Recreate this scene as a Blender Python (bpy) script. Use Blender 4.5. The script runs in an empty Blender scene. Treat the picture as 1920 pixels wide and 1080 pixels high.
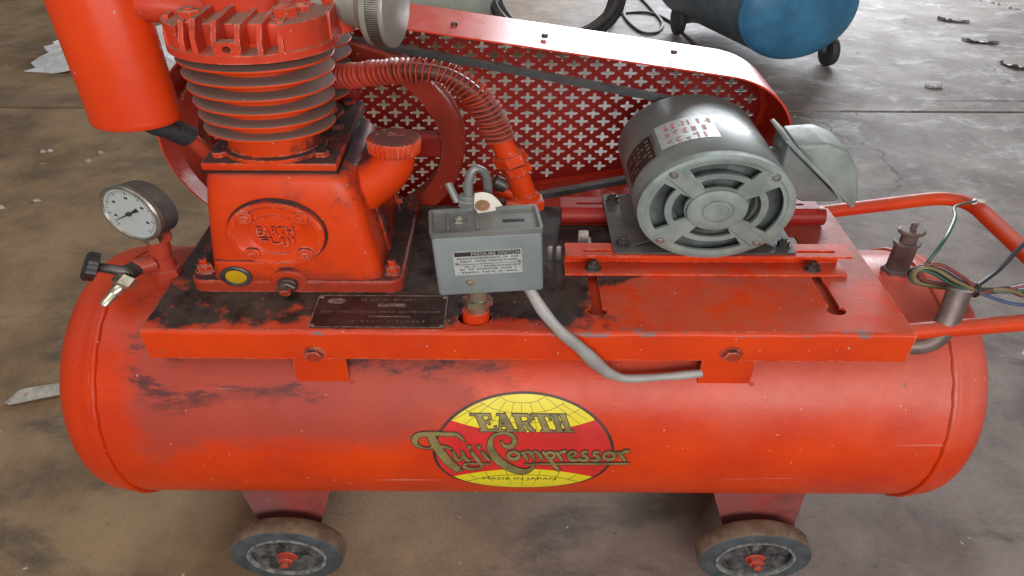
import bpy, bmesh, math, random
from mathutils import Vector, Matrix
from mathutils import geometry as geo
random.seed(7)
PI = math.pi
R = math.radians
sc = bpy.context.scene
C = sc.collection
# ------------------------------------------------------------------ camera
# The photograph is a 4:3 picture widened to 16:9, so the things in it are 4/3 as wide as they
# would be in life; every mesh below is built that wide (W) in x.
W = 4 / 3
cam = bpy.data.cameras.new('camera')
cam.sensor_fit = 'HORIZONTAL'
cam.sensor_width = 36
cam.lens = 1300 * 36 / 1920
cam.clip_start = .02
cam.clip_end = 200
cam_o = bpy.data.objects.new('camera', cam)
cam_o.location = (0, -.86, 1.4107)
cam_o.rotation_euler = (R(90 - 37), 0, 0)
cam_o.rotation_euler.rotate_axis('Z', R(.3))
C.objects.link(cam_o)
sc.camera = cam_o
# ------------------------------------------------------------------ light
wd = bpy.data.worlds.new('World')
sc.world = wd
wd.use_nodes = True
wd.node_tree.nodes['Background'].inputs[0].default_value = (1, .97, .94, 1)
wd.node_tree.nodes['Background'].inputs[1].default_value = .17
sc.view_settings.view_transform = 'Standard'
sc.view_settings.look = 'None'
sc.view_settings.gamma = 1
sc.view_settings.use_curve_mapping = False
sc.view_settings.exposure = 0


def area(name, loc, target, sx, sy, power, col):
    l = bpy.data.lights.new(name, 'AREA')
    l.shape = 'RECTANGLE'
    l.size, l.size_y, l.energy, l.color = sx, sy, power, col
    o = bpy.data.objects.new(name, l)
    o.location = loc
    o.rotation_euler = (Vector(target) - Vector(loc)).to_track_quat('-Z', 'Y').to_euler()
    C.objects.link(o)


area('doorway_light', (3.0, 8.5, 2.7), (1.4, 1.0, .5), 4.6, 3.4, 900, (.88, .94, 1))
area('front_opening_light', (1.3, -6.0, 2.9), (.3, .1, .6), 6.4, 2.6, 345, (1, .97, .94))
area('overhead_fill', (-1.5, -1.5, 6), (0, .3, 0), 5, 4, 110, (1, .96, .9))  # added downlight for soft shading, not a real lamp

# ------------------------------------------------------------------ materials
class NT:
    def __init__(s, name):
        s.m = bpy.data.materials.new(name)
        s.m.use_nodes = True
        s.n = s.m.node_tree.nodes
        s.l = s.m.node_tree.links
        s.b = s.n['Principled BSDF']
        s._pos = None

    def put(s, sock, v):
        if isinstance(v, bpy.types.NodeSocket):
            s.l.new(v, sock)
        elif isinstance(v, (tuple, list)) and len(v) == 3 and sock.type == 'RGBA':
            sock.default_value = (*v, 1)
        else:
            sock.default_value = v

    def pos(s):
        if s._pos is None:
            s._pos = s.n.new('ShaderNodeNewGeometry')
        return s._pos.outputs['Position']

    def normal_z(s):
        s.pos()
        x = s.n.new('ShaderNodeSeparateXYZ')
        s.l.new(s._pos.outputs['Normal'], x.inputs[0])
        return x.outputs[2]

    def xyz(s):
        x = s.n.new('ShaderNodeSeparateXYZ')
        s.l.new(s.pos(), x.inputs[0])
        return x.outputs

    def vec(s, sx, sy, sz, off=0):
        m = s.n.new('ShaderNodeMapping')
        s.l.new(s.pos(), m.inputs[0])
        m.inputs['Scale'].default_value = (sx, sy, sz)
        m.inputs['Location'].default_value = (off, off * .7, off * .3)
        return m.outputs[0]

    def noise(s, scale, detail=5, rough=.6, v=None, off=0, dist=0):
        t = s.n.new('ShaderNodeTexNoise')
        s.l.new(v if v else s.vec(1, 1, 1, off), t.inputs['Vector'])
        t.inputs['Scale'].default_value = scale
        t.inputs['Detail'].default_value = detail
        t.inputs['Roughness'].default_value = rough
        t.inputs['Distortion'].default_value = dist
        return t.outputs['Fac']

    def math(s, op, a, b=0., c=0.):
        t = s.n.new('ShaderNodeMath')
        t.operation = op
        s.put(t.inputs[0], a)
        s.put(t.inputs[1], b)
        if op in ('MULTIPLY_ADD', 'COMPARE'):
            s.put(t.inputs[2], c)
        return t.outputs[0]

    def step(s, v, a, b):
        t = s.n.new('ShaderNodeMapRange')
        t.interpolation_type = 'SMOOTHSTEP'
        s.put(t.inputs['Value'], v)
        t.inputs['From Min'].default_value = a
        t.inputs['From Max'].default_value = b
        return t.outputs[0]

    def mix(s, f, a, b, blend='MIX'):
        t = s.n.new('ShaderNodeMix')
        t.data_type = 'RGBA'
        t.blend_type = blend
        s.put(t.inputs[0], f)
        s.put(t.inputs[6], a)
        s.put(t.inputs[7], b)
        return t.outputs[2]

    def fmix(s, f, a, b):
        t = s.n.new('ShaderNodeMix')
        s.put(t.inputs[0], f)
        s.put(t.inputs[2], a)
        s.put(t.inputs[3], b)
        return t.outputs[0]

    def chips(s, scale, size, keep, off=0):
        t = s.n.new('ShaderNodeTexVoronoi')
        w = s.n.new('ShaderNodeTexNoise')
        w.inputs['Scale'].default_value = scale * 2.2
        w.inputs['Detail'].default_value = 4
        s.l.new(s.vec(1, 1, 1, off), w.inputs['Vector'])
        sub = s.n.new('ShaderNodeVectorMath')
        sub.operation = 'MULTIPLY_ADD'
        s.l.new(w.outputs['Color'], sub.inputs[0])
        sub.inputs[1].default_value = (.9 / scale,) * 3
        s.l.new(s.vec(1, 1, 1, off), sub.inputs[2])
        s.l.new(sub.outputs[0], t.inputs['Vector'])
        t.inputs['Scale'].default_value = scale
        near = s.math('LESS_THAN', t.outputs['Distance'], size)
        sp = s.n.new('ShaderNodeSeparateColor')
        s.l.new(t.outputs['Color'], sp.inputs[0])
        return s.math('MULTIPLY', near, s.math('GREATER_THAN', sp.outputs[0], keep))

    def edge(s, radius):
        b = s.n.new('ShaderNodeBevel')
        b.samples = 4
        b.inputs['Radius'].default_value = radius
        s.pos()
        d = s.n.new('ShaderNodeVectorMath')
        d.operation = 'DOT_PRODUCT'
        s.l.new(b.outputs[0], d.inputs[0])
        s.l.new(s._pos.outputs['Normal'], d.inputs[1])
        return s.step(d.outputs['Value'], .985, .90)

    def bump(s, h, strength, dist=.002):
        t = s.n.new('ShaderNodeBump')
        t.inputs['Strength'].default_value = strength
        t.inputs['Distance'].default_value = dist
        s.l.new(h, t.inputs['Height'])
        s.l.new(t.outputs[0], s.b.inputs['Normal'])

    def done(s, col, rough=.5, metal=0., spec=.5):
        s.put(s.b.inputs['Base Color'], col)
        s.put(s.b.inputs['Roughness'], rough)
        s.put(s.b.inputs['Metallic'], metal)
        s.b.inputs['Specular IOR Level'].default_value = spec
        return s.m


RED = (.72, .056, .004)
CRIM = (.58, .038, .007)
DUST = (.22, .175, .14)
OIL = (.018, .014, .016)


def paint(name, grime=.3, dust=.4, base=RED, alt=CRIM, rough=.36, region=None, glo=.48, dlo=.30, dcol=DUST, spec=.35, edge=0., chip=.95, bump=.22, dent=1.2):
    k = NT(name)
    v = k.step(k.noise(5, 4), .35, .7)
    col = k.mix(v, base, alt)
    ro = k.fmix(k.noise(30, 4), rough - .08, rough + .16)
    if region:
        col, ro = region(k, col, ro)
    g = k.step(k.noise(13, 8, .68, off=3), glo + .28 * (1 - grime), .86)
    g = k.math('MULTIPLY', g, min(1, grime * 1.6))
    col = k.mix(g, col, (.07, .035, .032))
    # fine speckled dirt
    s2 = k.math('MULTIPLY', k.step(k.noise(120, 3, .7, off=9), .62, .72), .35 * grime + .05)
    col = k.mix(s2, col, (.09, .05, .045))
    if dust > 0:
        d = k.math('MULTIPLY', k.step(k.normal_z(), .55, .96), k.step(k.noise(18, 6, .7, off=5), dlo, dlo + .32))
        d = k.math('MULTIPLY', d, dust)
        col = k.mix(d, col, dcol)
        ro = k.fmix(d, ro, .85)
    if edge:
        ew = k.math('MULTIPLY', k.edge(.0035), k.step(k.noise(38, 5, .7, off=12), .42, .58))
        wear_glint = k.mix(k.step(k.noise(50, 3, off=6), .50, .56), (.78, .30, .22), (.15, .12, .12))  # worn metal, with pale edge highlights painted in as pink
        col = k.mix(k.math('MULTIPLY', ew, edge), col, wear_glint)
    c = k.chips(110, .17, chip)
    col = k.mix(k.math('MULTIPLY', c, .6), col, (.55, .46, .42))
    c2 = k.chips(30, .09, .9, 4)
    col = k.mix(k.math('MULTIPLY', c2, .7), col, (.16, .12, .12))
    h = k.math('ADD', k.noise(160, 3), k.math('MULTIPLY', k.noise(22, 3, off=2), dent))
    if dent > 2:
        h = k.math('ADD', h, k.math('MULTIPLY', k.noise(7, 3, off=5), dent * 2))
    k.bump(h, bump, .0012)
    return k.done(col, ro, 0., spec)


def pump_region(k, col, ro):
    # oil-blackened flanks and back of the casting; the front face has been wiped
    x, y, z = k.xyz()
    n = k.math('ADD', k.math('MULTIPLY_ADD', k.noise(10, 7, .66, off=17), .30, -.15), k.math('MULTIPLY_ADD', k.noise(40, 5, .66, off=27), .10, -.05))
    m = k.step(k.math('ADD', y, k.math('MULTIPLY', n, .9)), .150, .205)
    m = k.math('MULTIPLY', m, k.step(k.noise(16, 6, .66, off=23), .36, .52))
    col = k.mix(k.math('MULTIPLY', m, .86), col, (.040, .026, .028))
    low = k.step(k.math('ADD', z, k.math('MULTIPLY', n, .35)), .728, .690)
    col = k.mix(k.math('MULTIPLY', low, .55), col, (.10, .030, .025))
    ro = k.fmix(m, ro, .28)
    return col, ro


def plate_region(k, col, ro):
    x, y, z = k.xyz()
    n = k.noise(9, 7, .62, off=11)
    n2 = k.noise(34, 5, .65, off=15)
    edge = k.math('MULTIPLY_ADD', n, .34, -.17)
    e2 = k.math('ADD', edge, k.math('MULTIPLY_ADD', n2, .10, -.05))
    a = k.step(k.math('ADD', k.math('ADD', k.math('MULTIPLY', x, -1.), e2), k.math('MULTIPLY', k.step(y, .12, .20), .16)), -.19, -.14)       # left of x = .14
    fr = k.step(k.math('ADD', y, k.math('MULTIPLY', e2, .45)), .012, .035)          # bare strip along the front edge
    top = k.step(z, .655, .667)
    m = k.math('MULTIPLY', k.math('MULTIPLY', a, fr), top)
    hole = k.step(k.noise(11, 5, .6, off=21), .60, .70)
    m = k.math('MULTIPLY', m, k.math('SUBTRACT', 1., k.math('MULTIPLY', k.math('MULTIPLY', hole, k.step(x, -.16, -.26)), .75)))
    oil = k.mix(k.step(k.noise(40, 4, .6, off=2), .4, .65), (.009, .008, .010), (.026, .018, .019))
    col = k.mix(m, col, oil)
    ro = k.fmix(m, ro, .30)
    rails = k.math('MULTIPLY', k.step(k.math('ADD', y, k.math('MULTIPLY', e2, .5)), .11, .17), top)
    b = k.math('MULTIPLY', rails, k.math('SUBTRACT', 1., a))
    col = k.mix(k.math('MULTIPLY', b, .42), col, (.20, .11, .095))
    # rubbed front edge: bare steel where the paint has gone
    ed = k.math('MULTIPLY', k.math('COMPARE', z, .667, .0045), k.step(k.noise(26, 5, .7, v=k.vec(.5, 1, 1, 4)), .58, .64))
    ed = k.math('MULTIPLY', ed, k.step(y, .02, .004))
    col = k.mix(k.math('MULTIPLY', ed, .85), col, (.16, .15, .16))
    return col, ro


def tank_region(k, col, ro):
    x, y, z = k.xyz()
    n = k.noise(4.2, 7, .62, off=31)
    n2 = k.noise(22, 9, .72, v=k.vec(.35, 1, 1, 8), off=3)
    w = k.math('ADD', k.math('MULTIPLY_ADD', n, .5, -.25), k.math('MULTIPLY_ADD', n2, .16, -.08))
    up = k.step(k.math('ADD', z, k.math('MULTIPLY', w, .75)), .39, .49)
    lf = k.step(k.math('ADD', k.math('MULTIPLY', x, -1.), w), -.06, .06)
    far = k.step(k.math('ADD', x, k.math('MULTIPLY', w, .5)), -.70, -.62)
    m = k.math('MULTIPLY', k.math('MULTIPLY', up, lf), far)
    col = k.mix(k.math('MULTIPLY', m, .56), col, (.23, .060, .055))
    ro = k.fmix(m, ro, .5)
    # black oil that ran off the plate
    r2 = k.step(k.math('ADD', z, k.math('MULTIPLY', w, .40)), .520, .570)
    r2 = k.math('MULTIPLY', k.math('MULTIPLY', k.math('MULTIPLY', r2, far), lf), k.step(n2, .49, .60))
    col = k.mix(k.math('MULTIPLY', r2, .8), col, (.034, .024, .027))
    # pinkish sheen painted into the colour at the other end
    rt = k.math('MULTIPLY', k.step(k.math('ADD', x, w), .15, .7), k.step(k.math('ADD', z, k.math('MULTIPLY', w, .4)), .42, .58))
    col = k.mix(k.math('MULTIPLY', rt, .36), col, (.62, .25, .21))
    # long faint scratches along the shell
    sc_ = k.step(k.noise(60, 2, .5, v=k.vec(.035, 1, 1, 2)), .70, .735)
    col = k.mix(k.math('MULTIPLY', sc_, .35), col, (.75, .36, .30))
    return col, ro


def simple(name, col, rough=.5, metal=0., var=.25, scale=20, bump=.1, dust=0., alt=None, spec=.5):
    k = NT(name)
    a = tuple(c * (1 - var) for c in col)
    b = alt or tuple(min(1, c * (1 + var)) for c in col)
    c = k.mix(k.step(k.noise(scale, 6, .65), .33, .68), a, b)
    ro = k.fmix(k.noise(scale * 2.3, 4, off=3), max(.05, rough - .12), min(1, rough + .12))
    if dust:
        d = k.math('MULTIPLY', k.step(k.normal_z(), .2, .95), k.step(k.noise(24, 6, .7, off=5), .30, .66))
        d = k.math('MULTIPLY', d, dust)
        c = k.mix(d, c, DUST)
        ro = k.fmix(d, ro, .85)
    if bump:
        k.bump(k.noise(scale * 6, 4), bump, .001)
    return k.done(c, ro, metal, spec)


M = {}
M['plate'] = paint('red_paint_plate', .35, .25, region=plate_region, edge=.75)
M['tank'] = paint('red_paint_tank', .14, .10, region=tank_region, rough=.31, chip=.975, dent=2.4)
M['bracket'] = paint('worn_bracket_paint', .8, 0, base=(.34, .055, .045), alt=(.22, .085, .085), rough=.5, glo=.40)
M['red'] = paint('red_paint', .30, .35, edge=.7)
M['pump'] = paint('red_paint_pump', .62, .95, glo=.43, edge=.8, region=pump_region, dlo=.22, dcol=(.040, .030, .031))
M['cap'] = paint('red_paint_cap', .35, .9, edge=.6, dlo=.18, dcol=(.060, .034, .034))
M['seam_shade'] = simple('black_seam_shade', (.012, .010, .010), .5, 0, .3, 40, .1)  # near-black for the crevice shade drawn at the pump seams
M['fin'] = paint('red_paint_fin', .35, .96, alt=(.55, .05, .02), dlo=.10, dcol=(.205, .150, .125))
M['head'] = paint('red_paint_head', .75, .85, glo=.42, dlo=.24, edge=.8, base=(.66, .055, .02), alt=(.52, .055, .03))
M['hose'] = paint('red_paint_hose', .45, .45, base=(.55, .062, .03), alt=(.36, .045, .03))
M['hose_dark'] = paint('dark_red_pipe', .6, .2, base=(.16, .03, .02), alt=(.08, .025, .02))
M['wheel_red_shaded'] = paint('red_paint_flywheel_shaded', .7, .3, base=(.36, .032, .014), alt=(.22, .022, .014), edge=.5)  # base darkened to paint in the shadow on the flywheel
M['guard'] = paint('red_paint_guard', .25, .0, base=(.36, .022, .014), alt=(.26, .018, .016), rough=.42)
M['band'] = paint('red_paint_guard_band', .10, .10, base=(.66, .06, .03), rough=.24, spec=.55, bump=.12)
M['canister'] = paint('red_paint_canister', .05, .04, chip=.985, bump=.10, dent=.5, base=(.78, .062, .008), alt=(.70, .05, .010), rough=.26)
M['grey'] = simple('grey_enamel', (.22, .255, .262), .42, 0, .12, 9, .06, .18)
M['motor'] = simple('grey_green_enamel', (.205, .228, .225), .32, .2, .22, 8, .05, .22)
M['motor_dark'] = simple('grey_enamel_dirty', (.085, .085, .085), .5, .2, .3, 14, .1, .35)
M['shield'] = simple('cast_aluminium_painted', (.235, .285, .268), .5, .1, .22, 14, .2, .40)
M['lid'] = simple('zinc_lid', (.25, .26, .255), .40, .45, .15, 16, .08, .25)
M['filter'] = simple('filter_housing', (.33, .32, .28), .42, .3, .15, 20, .08, .2)
M['steel'] = simple('dull_steel', (.38, .36, .33), .38, .85, .25, 40, .08, .2)
M['dark_steel'] = simple('oily_steel', (.10, .09, .085), .42, .6, .4, 40, .15, .2)
M['brass'] = simple('nickel_brass', (.62, .58, .46), .28, .9, .12, 40, .05)
M['black'] = simple('black_plastic', (.018, .018, .020), .42, 0, .3, 30, .1, .15)
M['rubber'] = simple('black_rubber', (.030, .032, .036), .62, 0, .35, 12, .2, .5)
M['belt'] = simple('belt_rubber', (.05, .052, .055), .55, 0, .2, 30, .2, .5)
M['tread'] = simple('worn_tan_tread', (.17, .118, .074), .85, 0, .28, 30, .5, 0, alt=(.23, .175, .12))
M['tyre_side'] = simple('grey_tyre_side', (.060, .070, .078), .6, 0, .3, 26, .15, .25)
M['rim'] = simple('grimy_rim', (.050, .050, .054), .5, .1, .7, 38, .3, .35, alt=(.16, .16, .165))
M['rim_edge'] = simple('rim_edge', (.20, .20, .195), .5, .1, .5, 60, .2)
M['inside'] = simple('motor_inside', (.10, .12, .12), .7, 0, .4, 30, .1)
M['glass_y'] = simple('yellow_oil_glass', (.52, .30, .010), .12, 0, .12, 12, 0)
M['dial'] = simple('dial_face', (.46, .49, .49), .35, 0, .05, 10, 0)
M['ink'] = simple('dark_ink', (.025, .023, .022), .6, 0, .1, 30, 0)
M['ink_red'] = simple('red_ink', (.52, .20, .18), .6, 0, .3, 60, 0)
M['label'] = simple('label_foil', (.50, .52, .52), .40, .2, .12, 60, .05)
M['label_ink'] = simple('label_print', (.42, .42, .41), .5, .1, .3, 90, 0)
M['nameplate'] = simple('dark_nameplate', (.035, .018, .018), .32, .2, .5, 30, .15, .1)
M['name_ink'] = simple('nameplate_print', (.20, .155, .13), .5, .2, .5, 120, 0)
M['yellow'] = simple('emblem_yellow', (.86, .70, .010), .40, 0, .10, 16, .05, alt=(.82, .72, .03))
M['em_red'] = simple('emblem_red', (.62, .026, .022), .38, 0, .18, 9, .05)
M['em_gold'] = simple('emblem_gold', (.25, .205, .075), .42, .15, .30, 34, .05)
M['em_dark'] = simple('emblem_outline', (.060, .030, .026), .5, 0, .4, 40, 0)
M['paper'] = simple('paper_tag', (.72, .68, .60), .8, 0, .10, 30, .1)
M['paper_dirty'] = simple('dirty_paper', (.36, .33, .29), .8, 0, .25, 30, .2)
M['brown'] = simple('brown_eyelet', (.28, .14, .07), .6, 0, .3, 60, .1)
M['cable_grey'] = simple('grey_sheath', (.36, .35, .34), .48, 0, .18, 12, .1, .2)
M['pipe'] = simple('dusty_conduit', (.17, .125, .115), .45, .3, .25, 25, .15, .2)
M['w_red'] = simple('wire_red', (.20, .050, .05), .45, 0, .15, 30, 0)
M['w_green'] = simple('wire_green', (.04, .11, .08), .45, 0, .15, 30, 0)
M['w_yellow'] = simple('wire_olive', (.20, .16, .075), .45, 0, .15, 30, 0)
M['w_black'] = simple('wire_black', (.035, .035, .045), .45, 0, .15, 30, 0)
M['w_blue'] = simple('wire_blue', (.04, .08, .2), .45, 0, .15, 30, 0)
M['w_white'] = simple('wire_white', (.62, .60, .55), .5, 0, .15, 30, 0)
M['blue'] = simple('blue_tank_paint', (.045, .20, .37), .45, 0, .22, 5, .08, .1)
M['blue_grey'] = simple('blue_grey_steel', (.10, .14, .17), .5, 0, .2, 8, .1, .3)
M['pale_green'] = simple('pale_green_paint', (.42, .48, .43), .45, 0, .14, 6, .1, .2)
M['foil'] = simple('crumpled_white_plastic', (.72, .74, .76), .35, 0, .08, 20, .2)
M['flake'] = simple('grey_flake', (.5, .5, .52), .6, 0, .4, 30, .3)
M['cement'] = simple('cement_bit', (.45, .42, .38), .8, 0, .3, 50, .4)


def floor_mat():
    k = NT('stained_concrete')
    x, y, z = k.xyz()
    big = k.noise(.9, 6, .6, off=4)
    side = k.step(k.math('ADD', x, k.math('MULTIPLY_ADD', big, 1.6, -.8)), -.3, .95)
    tan = k.mix(k.step(k.noise(2.6, 8, .66), .32, .66), (.135, .083, .040), (.285, .188, .100))
    gry = k.mix(k.step(k.noise(3.2, 9, .7, off=7), .34, .66), (.140, .104, .092), (.258, .212, .190))
    col = k.mix(side, tan, gry)
    # dark oil soaked patches, longer across the floor than along it
    v = k.vec(.7, 1.5, 1, 3)
    st = k.step(k.noise(2.1, 8, .62, v=v, dist=.6), .53, .66)
    nearm = k.step(k.math('ADD', y, k.math('MULTIPLY', k.noise(3, 4, off=8), .4)), 1.6, .55)
    stm = k.math('MULTIPLY', st, k.fmix(nearm, .40, .72))
    col = k.mix(stm, col, (.050, .040, .035))
    # pale chalky scuffs on the far side
    ch = k.math('MULTIPLY', k.step(k.noise(5, 10, .75, v=k.vec(.8, 1.2, 1, 6), dist=.5), .50, .66), k.step(y, 1.2, 2.2))
    ch = k.math('MULTIPLY', ch, side)
    col = k.mix(k.math('MULTIPLY', ch, .65), col, (.50, .50, .50))
    sp = k.step(k.noise(70, 5, .7, off=2), .56, .72)
    col = k.mix(k.math('MULTIPLY', sp, .45), col, (.075, .060, .052))
    grit = k.step(k.noise(120, 6, .85, off=6), .56, .64)
    col = k.mix(k.math('MULTIPLY', grit, .40), col, (.34, .29, .24))
    vo = k.n.new('ShaderNodeTexVoronoi')
    vo.feature = 'DISTANCE_TO_EDGE'
    vo.inputs['Scale'].default_value = .55
    wp = k.n.new('ShaderNodeVectorMath')
    wp.operation = 'MULTIPLY_ADD'
    wn = k.n.new('ShaderNodeTexNoise')
    wn.inputs['Scale'].default_value = 2.5
    wn.inputs['Detail'].default_value = 8
    k.l.new(k.pos(), wn.inputs['Vector'])
    k.l.new(wn.outputs['Color'], wp.inputs[0])
    wp.inputs[1].default_value = (.55, .55, .0)
    k.l.new(k.pos(), wp.inputs[2])
    k.l.new(wp.outputs[0], vo.inputs['Vector'])
    cr = k.math('MULTIPLY', k.step(vo.outputs['Distance'], .0045, .0012), k.step(k.noise(1.3, 3, off=14), .48, .56))
    col = k.mix(k.math('MULTIPLY', k.math('MULTIPLY', cr, k.step(y, 1.2, 2.0)), .8), col, (.03, .025, .022))
    wh = k.chips(9, .05, .72)
    col = k.mix(k.math('MULTIPLY', wh, .7), col, (.55, .52, .48))
    wh2 = k.chips(23, .07, .85, 3)
    col = k.mix(k.math('MULTIPLY', wh2, .6), col, (.045, .04, .035))
    ro = k.fmix(k.noise(4, 6, .65, off=9), .50, .85)
    k.bump(k.math('ADD', k.noise(90, 8, .78), k.math('MULTIPLY', k.noise(6, 5, off=3), 1.2)), .6, .006)
    return k.done(col, ro)


M['floor'] = floor_mat()

# ------------------------------------------------------------------ geometry helpers
def V3(*a):
    return Vector(a)


def basis(ax):
    ax = Vector(ax).normalized()
    ref = V3(0, 0, 1) if abs(ax.z) < .9 else V3(1, 0, 0)
    u = ref.cross(ax).normalized()
    return u, ax.cross(u).normalized(), ax


class G:
    """collects vertices and faces of ONE object, in true proportions"""
    def __init__(s):
        s.v, s.f, s.mi, s.cur = [], [], [], 0

    def add(s, v, f):
        o = len(s.v)
        s.v += [Vector(p) for p in v]
        for q in f:
            s.f.append([i + o for i in q])
            s.mi.append(s.cur)
        return s

    def mat(s, i):
        s.cur = i
        return s

    def bm(s, bm):
        bm.verts.index_update()
        s.add([v.co.copy() for v in bm.verts], [[v.index for v in f.verts] for f in bm.faces])
        bm.free()
        return s

    def box(s, x0, x1, y0, y1, z0, z1, bev=.002, seg=2, rot=None, c=None):
        b = bmesh.new()
        bmesh.ops.create_cube(b, size=1)
        for v in b.verts:
            v.co = V3((x0 + x1) / 2 + v.co.x * (x1 - x0), (y0 + y1) / 2 + v.co.y * (y1 - y0), (z0 + z1) / 2 + v.co.z * (z1 - z0))
        if bev:
            bmesh.ops.bevel(b, geom=b.edges[:], offset=bev, segments=seg, profile=.5, affect='EDGES')
        if rot is not None:
            c = Vector(c) if c is not None else V3((x0 + x1) / 2, (y0 + y1) / 2, (z0 + z1) / 2)
            for v in b.verts:
                v.co = c + rot @ (v.co - c)
        return s.bm(b)

    def lathe(s, prof, o=(0, 0, 0), ax=(0, 0, 1), n=32, ph=0.):
        o = Vector(o)
        u, w, a = basis(ax)
        rings, vs, fs = [], [], []
        for r, h in prof:
            if r < 1e-6:
                rings.append([len(vs)])
                vs.append(o + a * h)
            else:
                rings.append(list(range(len(vs), len(vs) + n)))
                for i in range(n):
                    t = 2 * PI * i / n + ph
                    vs.append(o + a * h + (u * math.cos(t) + w * math.sin(t)) * r)
        for A, B in zip(rings, rings[1:]):
            for i in range(n):
                j = (i + 1) % n
                if len(A) == 1 and len(B) == 1:
                    break
                if len(A) == 1:
                    fs.append([A[0], B[j], B[i]])
                elif len(B) == 1:
                    fs.append([A[i], A[j], B[0]])
                else:
                    fs.append([A[i], A[j], B[j], B[i]])
        return s.add(vs, fs)

    def cyl(s, p0, p1, r0, r1=None, n=24, bev=.0008):
        p0, p1 = Vector(p0), Vector(p1)
        r1 = r0 if r1 is None else r1
        L = (p1 - p0).length
        b = min(bev, L * .3, r0 * .4, r1 * .4)
        return s.lathe([(0, 0), (r0 - b, 0), (r0, b), (r1, L - b), (r1 - b, L), (0, L)], p0, p1 - p0, n)

    def hexa(s, o, ax, r, h, ph=0.):
        c = r * .10
        s.lathe([(0, 0), (r, 0), (r, h - c), (r - c * 1.3, h), (0, h)], o, ax, 6, ph)
        return s

    def bolt(s, o, ax, r, h, washer=True, stud=0., ph=.3):
        a = Vector(ax).normalized()
        o = Vector(o)
        if washer:
            s.cyl(o, o + a * h * .22, r * 1.28, n=20)
        s.hexa(o + a * (h * .2 if washer else 0), a, r, h, ph)
        if stud:
            s.cyl(o + a * h, o + a * (h * 1.2 + stud), r * .52, n=14)
        return s

    def tube(s, pts, r, n=10, closed=False, caps=True, flat=1.):
        P = [Vector(p) for p in pts]
        m = len(P)
        rr = r if isinstance(r, (list, tuple)) else [r] * m
        T = []
        for i in range(m):
            a = P[(i - 1) % m] if (closed or i > 0) else P[i]
            b = P[(i + 1) % m] if (closed or i < m - 1) else P[i]
            T.append((b - a).normalized())
        u, w, _ = basis(T[0])
        vs, fs = [], []
        for i in range(m):
            if i:
                q = T[i - 1].rotation_difference(T[i])
                u = q @ u
            w = T[i].cross(u).normalized()
            u = w.cross(T[i]).normalized()
            for j in range(n):
                t = 2 * PI * j / n
                vs.append(P[i] + (u * math.cos(t) * flat + w * math.sin(t)) * rr[i])
        for i in range(m if closed else m - 1):
            k = (i + 1) % m
            for j in range(n):
                l = (j + 1) % n
                fs.append([i * n + j, i * n + l, k * n + l, k * n + j])
        if caps and not closed:
            fs.append(list(range(n))[::-1])
            fs.append([(m - 1) * n + j for j in range(n)])
        return s.add(vs, fs)

    def extr(s, loops, o, U, Vv, N, d):
        """a flat outline with holes, filled, given thickness d along N"""
        o, U, Vv, N = Vector(o), Vector(U), Vector(Vv), Vector(N)
        vv, ee = [], []
        for lp in loops:
            b = len(vv)
            vv += [Vector((p[0], p[1])) for p in lp]
            ee += [(b + i, b + (i + 1) % len(lp)) for i in range(len(lp))]
        r = geo.delaunay_2d_cdt(vv, ee, [], 1, 1e-6)
        pts, fcs = r[0], r[2]
        if len(loops) > 1:
            own = []
            for k, lp in enumerate(loops):
                own += [k] * len(lp)
            vo = [own[q[0]] if q else 0 for q in r[3]]
            def in_loop(p, lp):
                c = False
                for i in range(len(lp)):
                    a, b = lp[i], lp[i - 1]
                    if (a[1] > p.y) != (b[1] > p.y) and p.x < (b[0] - a[0]) * (p.y - a[1]) / (b[1] - a[1]) + a[0]:
                        c = not c
                return c
            keep = []
            for f in fcs:
                k = vo[f[0]]
                if k and all(vo[i] == k for i in f) and in_loop(sum((pts[i] for i in f), Vector((0, 0))) / len(f), loops[k]):
                    continue
                keep.append(f)
            fcs = keep
        vs = [o + U * p.x + Vv * p.y for p in pts]
        flip = U.cross(Vv).dot(N) < 0
        top = [list(f) if not flip else list(f)[::-1] for f in fcs]
        n = len(vs)
        fs = [[i + n for i in f] for f in top] + [f[::-1] for f in top]
        s.add(vs + [p + N * d for p in vs], fs)
        for k, lp in enumerate(loops):
            m = len(lp)
            a = sum(lp[i][0] * lp[(i + 1) % m][1] - lp[(i + 1) % m][0] * lp[i][1] for i in range(m))
            ccw = (a > 0) == (k == 0)
            if flip:
                ccw = not ccw
            q = [o + U * p[0] + Vv * p[1] for p in lp]
            w = [p + N * d for p in q]
            s.add(q + w, [[i, (i + 1) % m, m + (i + 1) % m, m + i][::1 if ccw else -1] for i in range(m)])
        return s

    def loft(s, rings):
        n = len(rings[0])
        vs = [p for r in rings for p in r]
        fs = []
        for k in range(len(rings) - 1):
            for i in range(n):
                j = (i + 1) % n
                fs.append([k * n + i, k * n + j, (k + 1) * n + j, (k + 1) * n + i])
        fs.append(list(range(n))[::-1])
        fs.append([(len(rings) - 1) * n + i for i in range(n)])
        return s.add(vs, fs)

    def xf(s, m):
        s.v = [m @ p for p in s.v]
        return s


def spline(pts, k=8, closed=False):
    P = [Vector(p) for p in pts]
    n = len(P)
    out = []
    for i in range(n if closed else n - 1):
        g = lambda j: P[j % n] if closed else P[max(0, min(n - 1, j))]
        a, b, c, d = g(i - 1), g(i), g(i + 1), g(i + 2)
        for j in range(k):
            t = j / k
            out.append(.5 * ((2 * b) + (c - a) * t + (2 * a - 5 * b + 4 * c - d) * t * t + (3 * b - a - 3 * c + d) * t ** 3))
    if not closed:
        out.append(P[-1])
    return out


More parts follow.
